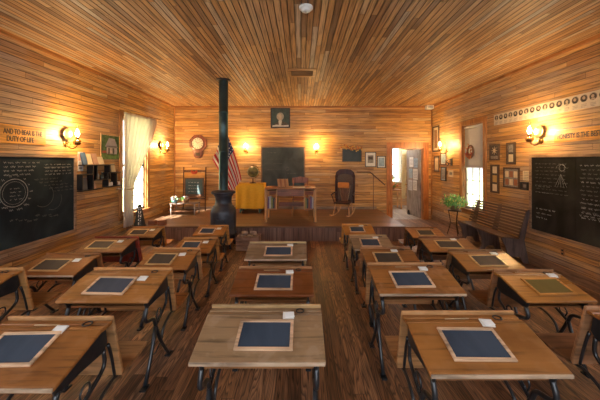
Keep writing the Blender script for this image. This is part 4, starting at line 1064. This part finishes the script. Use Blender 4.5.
MB().mm(-.573, .573, .26, .28, .60, .79).build('back_panel', TWR, td)
MB().mm(-.573, .573, .26, .28, .29, .40).build('foot_rail', TWR, td)
BKC = [flat('book_purple', (.18, .10, .20), .6), flat('book_white', (.55, .53, .50), .6), flat('book_olive', (.30, .28, .08), .6), flat('book_dark', (.05, .06, .06), .6), flat('book_rust', (.34, .12, .05), .6)]
pl_ = ['leftmost', 'second', 'third', 'fourth', 'fifth']
for sx, side in ((-1, 'left'), (1, 'right')):
    for q in range(5):
        x = -.255+sx*.46-.085+q*.042; hh = [.28, .25, .30, .24, .27][(q*2+(sx > 0)) % 5]
        b = thing('book', (x, 6.93, PZ+.311), '%s book standing in the %s shelf of teacher desk' % (pl_[q], side), 'book', "books in the teacher's desk shelves")
        c = BKC[(q+(sx > 0)*2) % 5]
        MB().mm(-.018, -.015, 0, .17, 0, hh).mm(.015, .018, 0, .17, 0, hh).mm(-.015, .015, 0, .003, 0, hh).build('cover', c, b)
        MB().mm(-.0145, .0145, .004, .165, .004, hh-.005).build('pages', WHITE, b)
for q in range(5):
    b = thing('book', (-.555+q*.055, 7.12, PZ+.821), '%s tan book in the leaning row on the teacher desk' % pl_[q], 'book', "tan books standing on the teacher's desk")
    b.rotation_euler.y = -.12
    MB().mm(-.022, -.018, 0, .17, 0, .2).mm(.018, .022, 0, .17, 0, .2).mm(-.018, .018, 0, .004, 0, .2).build('cover', [flat('book_tan_cover', (.52, .27, .11), .6), flat('book_brown_cover', (.36, .16, .07), .6)][q % 2], b)
    MB().mm(-.0175, .0175, .005, .165, .004, .195).build('pages', CREAM, b)
pp = thing('open_ledger', (-.05, 6.98, PZ+.821), 'pale open ledger lying on the teacher desk', 'book')
MB().box((-.075, 0, .008), (.15, .20, .012), ('Y', .05)).build('left_page', CREAM, pp); MB().box((.075, 0, .008), (.15, .20, .012), ('Y', -.05)).build('right_page', CREAM, pp)
# teacher's chair behind
tcx = thing('teacher_chair', (-.02, 7.75, PZ), "wooden chair behind the teacher's desk", 'chair')
CWD = wood('chair_red_wood', (.26, .09, .04), rough=.35, axis=2)
MB().mm(-.22, .22, -.2, .2, .42, .45).build('seat', CWD, tcx, bevel=.01)
for sx, sy in ((-.19, -.17), (.19, -.17), (-.19, .17), (.19, .17)):
    MB().tube([(sx*1.1, sy*1.1, 0), (sx, sy, .42)], [.014, .02], 8).build('leg', wood('chair_leg_wood', (.5, .27, .12), axis=2), tcx)
for sx in (-.19, .19): MB().tube([(sx, .19, .44), (sx*1.05, .25, .98)], .017, 8).build('back_post', CWD, tcx)
MB().poly([(-.23, .86), (.23, .86), (.23, 1.0), (0, 1.04), (-.23, 1.0)], 1, .23, .26).build('back_rail', CWD, tcx, bevel=.006)
MB().mm(-.19, .19, .21, .23, .66, .72).build('middle_rail', CWD, tcx)

# tall rocking chair
rk = thing('rocking_chair', (1.20, 7.85, PZ), 'dark tall-backed cane rocking chair with pale turned legs', 'rocking chair')
DKR = wood('rocker_dark_wood', (.055, .014, .006), rough=.3, axis=2); PLW = wood('rocker_pale_wood', (.62, .38, .20), rough=.4, axis=2)
arch = [(-.31, .30), (-.33, 1.05), (-.29, 1.17), (-.18, 1.24), (0, 1.255), (.18, 1.24), (.29, 1.17), (.33, 1.05), (.31, .30)]
inn = [(.24, .40), (.26, 1.02), (.21, 1.10), (0, 1.13), (-.21, 1.10), (-.26, 1.02), (-.24, .40)]
m = MB()
m.poly([(-.31, .30), (-.33, 1.05), (-.29, 1.17), (-.18, 1.24), (0, 1.255), (0, 1.12), (-.2, 1.09), (-.255, 1.0), (-.235, .38), (0, .36), (0, .30)], 1, .10, .15)
m.poly([(.31, .30), (.33, 1.05), (.29, 1.17), (.18, 1.24), (0, 1.255), (0, 1.12), (.2, 1.09), (.255, 1.0), (.235, .38), (0, .36), (0, .30)], 1, .10, .15)
m.build('back_frame', DKR, rk, bevel=.01)
MB().poly([(.24, .37), (.26, 1.0), (.2, 1.1), (0, 1.13), (-.2, 1.1), (-.26, 1.0), (-.24, .37)], 1, .125, .135).build('cane_panel', flat('woven_cane', (.13, .085, .06), .7, var=.5, scale=90), rk)
for sx in (-1, 1):
    m = MB().poly([(.02, .90), (.10, 1.10), (.10, .98), (.05, .75), (.05, .55), (.10, .45), (.10, .36), (.02, .52)], 0, sx*.30-.012, sx*.30+.012)
    m.build('wing', DKR, rk, bevel=.004)
MB().poly([(-.25, -.36), (.25, -.36), (.24, .12), (-.24, .12)], 2, .33, .36).build('seat', DKR, rk, bevel=.01)
for i in range(9):
    a = (i-4)/4; MB().tube([(a*.09, .06, .36), (a*.15, .08, .62), (a*.17, .10, .80)], .008, 6).build('spindle', PLW if i in (0, 8) else wood('spindle_wood', (.46, .19, .09), axis=2), rk)
for sx in (-1, 1):
    MB().tube([(sx*.20, -.30, .33), (sx*.25, -.40, .045)], [.016, .02], 8).build('front_leg', PLW, rk)
    MB().tube([(sx*.22, .08, .33), (sx*.25, .16, .045)], [.016, .02], 8).build('rear_leg', PLW, rk)
    MB().tube(curve_pts([(sx*.25, -.75, .10), (sx*.25, -.40, .03), (sx*.25, -.05, .017), (sx*.25, .25, .04), (sx*.25, .50, .12)], 5), .017, 8).build('rocker', PLW, rk)
    MB().tube(curve_pts([(sx*.30, .11, .60), (sx*.34, -.1, .58), (sx*.33, -.33, .56)], 4), .018, 8).tube([(sx*.33, -.30, .56), (sx*.24, -.30, .35)], .011, 8).build('armrest', DKR, rk)
rk.rotation_euler.z = -.36; rk.scale = (.86, 1, 1)
cs = tag(MB().box((0, 0, 0), (.32, .07, .16)).build('cushion', flat('orange_cloth', (.68, .24, .05), .8), None, (1.185, 7.90, PZ+.80), bevel=.03), 'small orange head cushion tied on the tall rocking chair', 'cushion')
cs.rotation_euler = (-.08, 0, -.36)

# handrail at the platform end
hr = thing('hand_rail', (2.2, 8.6, PZ), 'thin dark sloping handrail at the right end of platform', 'handrail')
a = pt(357, 172, 8.6); b = pt(370, 172, 8.6); c = pt(385, 185, 8.6)
off = Vector((2.2, 8.6, PZ))
MB().tube([a-off, b-off, (b+(c-b)*.06)-off, c-off], .016, 8).build('rail', DARKWOOD, hr)
MB().tube([(0, 0, 0), (0, 0, (b+(c-b)*.12).z-PZ-.02)], .010, 8).build('rail_post', flat('rail_post_metal', (.16, .09, .05), .4, .3), hr)
MB().tube([(a-off), (a-off)+Vector((0, .17, 0))], .010, 8).build('wall_bracket', IRON, hr)

# ---------------------------------------------------------------- bench and plant, right wall
be = thing('slatted_bench', (3.80, 5.66, 0), 'long brown slatted wooden bench against the right wall', 'bench')
BW = wood('bench_wood', (.13, .062, .030), rough=.3, axis=1); BWE = wood('bench_end_wood', (.15, .10, .085), rough=.5, axis=2)
hl = .70
for sy, nm_ in ((-hl, 'end_panel'), (hl-.03, 'end_panel'), (-.015, 'end_panel')):
    MB().poly([(-.26, 0), (-.18, .12), (-.20, .28), (-.28, .42), (-.28, .45), (.02, .43), (.16, .92), (.21, .94), (.21, .86), (.12, .40), (.20, .0), (.10, 0), (.04, .12), (-.08, .12), (-.16, 0)], 1, sy, sy+.03).build(nm_, BWE, be, bevel=.004)
for i in range(8):
    x = -.29+i*.041; MB().mm(x, x+.032, -hl-.02, hl+.02, .452-.003*i, .472-.003*i).build('seat_slat', BW, be, bevel=.003)
for i in range(9):
    t = i/8; x = -.005+.145*t; z = .49+.42*t
    MB().box((x, 0, z+.01), (.018, 2*hl+.04, .038), ('Y', .28)).build('back_slat', BW, be, bevel=.003)
ps = thing('plant_stand', (3.72, 6.86, 0), 'thin dark metal plant stand beside the right window', 'plant stand')
PSX = flat('stand_metal', (.06, .035, .02), .35, .5)
MB().lathe([(0, .60), (.15, .60), (.155, .61), (.15, .62), (0, .62)], seg=24).build('stand_top', PSX, ps)
for i in range(3):
    a = i*2*PI/3+.5; MB().tube(curve_pts([(.13*math.cos(a), .13*math.sin(a), .60), (.09*math.cos(a), .09*math.sin(a), .30), (.16*math.cos(a), .16*math.sin(a), .01)], 5), .010, 8).build('leg', PSX, ps)
MB().lathe([(.088, .295), (.1, .295), (.1, .305), (.088, .305), (.088, .295)], seg=20).build('brace_ring', PSX, ps)
pl = thing('potted_plant', (3.72, 6.86, .623), 'bushy green potted plant with yellow tints on metal stand', 'plant')
MB().lathe([(0, 0.001), (.09, 0.001), (.13, .10), (.135, .12), (.12, .12), (.11, .10), (0, .09)], seg=20).build('pot', flat('pot_bronze', (.22, .16, .08), .4), pl)
m = MB(); ms = MB()
for i in range(90):
    a = random.uniform(0, 2*PI); ln = random.uniform(.08, .33); el = random.uniform(.1, 1.2)
    tip = Vector((ln*math.cos(a)*math.cos(el), ln*math.sin(a)*math.cos(el)*1.15, .13+ln*math.sin(el)*.75))
    ms.tube([(0.02*math.cos(a), .02*math.sin(a), .09), tip*.6+Vector((0, 0, .06)), tip], .0025, 4)
    for q in range(6):
        p = tip*(.5+.12*q)+Vector((random.uniform(-.04, .04), random.uniform(-.04, .04), random.uniform(-.03, .04)))
        if p.z < .05: p.z = .1
        leaf_quads(m, p, random.uniform(.05, .09), .035, 0 if random.random() < .8 else 1)
tag(m.build('foliage', [flat('plant_green', (.16, .36, .07), .45, var=.4), flat('plant_yellow', (.55, .48, .10), .5)], pl, fix=False), kind='stuff')
tag(ms.build('stems', flat('stem_green', (.10, .18, .04), .6), pl), kind='stuff')

# ---------------------------------------------------------------- things in the annex
for i, (u, z, w_, h_, mt) in enumerate([(.25, 1.75, .2, .26, BLUEP), (.55, 1.78, .22, .28, WHITE), (.28, 1.38, .24, .3, WHITE), (.60, 1.40, .2, .26, BLUEP), (.30, 1.02, .2, .28, WHITE), (.62, 1.0, .22, .3, flat('paper_bluish', (.6, .62, .66)))]):
    w_ *= 1.25; h_ *= 1.15
    o = thing('pinned_notice', (0, 0, 0), 'pale notice on the open door, %s' % ['top right', 'top left', 'middle right', 'middle left', 'bottom right', 'bottom left'][i], 'notice', 'paper notices on the open door')
    o.matrix_world = Matrix.Translation(leaf.location) @ Matrix.Rotation(math.radians(95), 4, 'Z') @ Matrix.Translation((u, .030, z))
    MB().mm(-w_/2, w_/2, 0, .003, -h_/2, h_/2).build('sheet', mt, o)
    m = MB()
    for q in range(5): m.mm(-w_*.38, w_*.38, .003, .004, h_*.28-q*h_*.14-.006, h_*.28-q*h_*.14+.006)
    m.build('print_lines', GREY, o)
wc = thing('hanging_drape', (3.62, 9.9, .45), 'pale yellow drape hanging inside the annex doorway', 'drape')
MB().grid(lambda u, v: (-.10+(.2+.0*v)*u*(1-.35*v)+.0, .025*math.sin(u*26), 1.75-1.7*v), 50, 10).build('cloth', flat('pale_yellow_cloth', (.80, .72, .46), .8), wc, solid=.003)
MB().tube([(-.3, 0, 1.76), (.3, 0, 1.76)], .01, 8).build('drape_rod', BRASS, wc)
at = thing('annex_table', (3.45, 10.9, 0), 'brown table inside the annex below its window', 'table')
MB().mm(-.38, .38, -.25, .25, .70, .73).build('tabletop', TW, at)
for sx, sy in ((-.34, -.21), (.34, -.21), (-.34, .21), (.34, .21)): MB().mm(sx-.025, sx+.025, sy-.025, sy+.025, 0, .70).build('leg', TWV, at)
BASK2 = [(0, 0), (.06, 0), (.09, .09), (.10, .13), (.09, .13), (0, .06)]
bouquet((3.50, 10.8, .731), .20, 40, [LEAFC[0], flat('petal_red', (.55, .1, .03), .7)], wood('basket_brown', (.28, .14, .06), axis=0), BASK2, 'orange flowers on the table inside the annex', 'flower_pot', cat='flowers')
bouquet((3.58, 11.44, 1.001), .22, 50, [flat('petal_white', (.72, .70, .68), .7), LEAFC[0]], flat('pot_orange', (.6, .24, .07), .5), [(0, 0), (.035, 0), (.05, .10), (.04, .10), (0, .05)], 'white and orange flowers on the annex window sill', 'flower_pot')
ds = thing('door_stop', (3.67, 9.62, 0), 'black iron doorstop at the foot of the open door', 'doorstop')
MB().poly([(-.07, 0), (.05, 0), (.05, .10), (.02, .12), (-.02, .05)], 0, -.04, .04).build('stop_body', IRON, ds, bevel=.008)
MB().ball((0, .03, .13), .025).build('stop_knob', IRON, ds)
# wall outlet low on the right wall
ol = thing('wall_outlet', (XR, F*XR/(563-VX), EYE-(252-VY)/( (563-VX)/XR )), 'small wooden-plated outlet under the right chalkboard', 'outlet')
MB().mm(-.010, 0, -.035, .035, -.06, .06).build('cover_plate', wood('outlet_wood', (.42, .2, .08), axis=2), ol, bevel=.003)
MB().mm(-.014, -.010, -.015, .015, .012, .04).mm(-.014, -.010, -.015, .015, -.04, -.012).build('sockets', BLACK, ol)
bpy.context.view_layer.update()
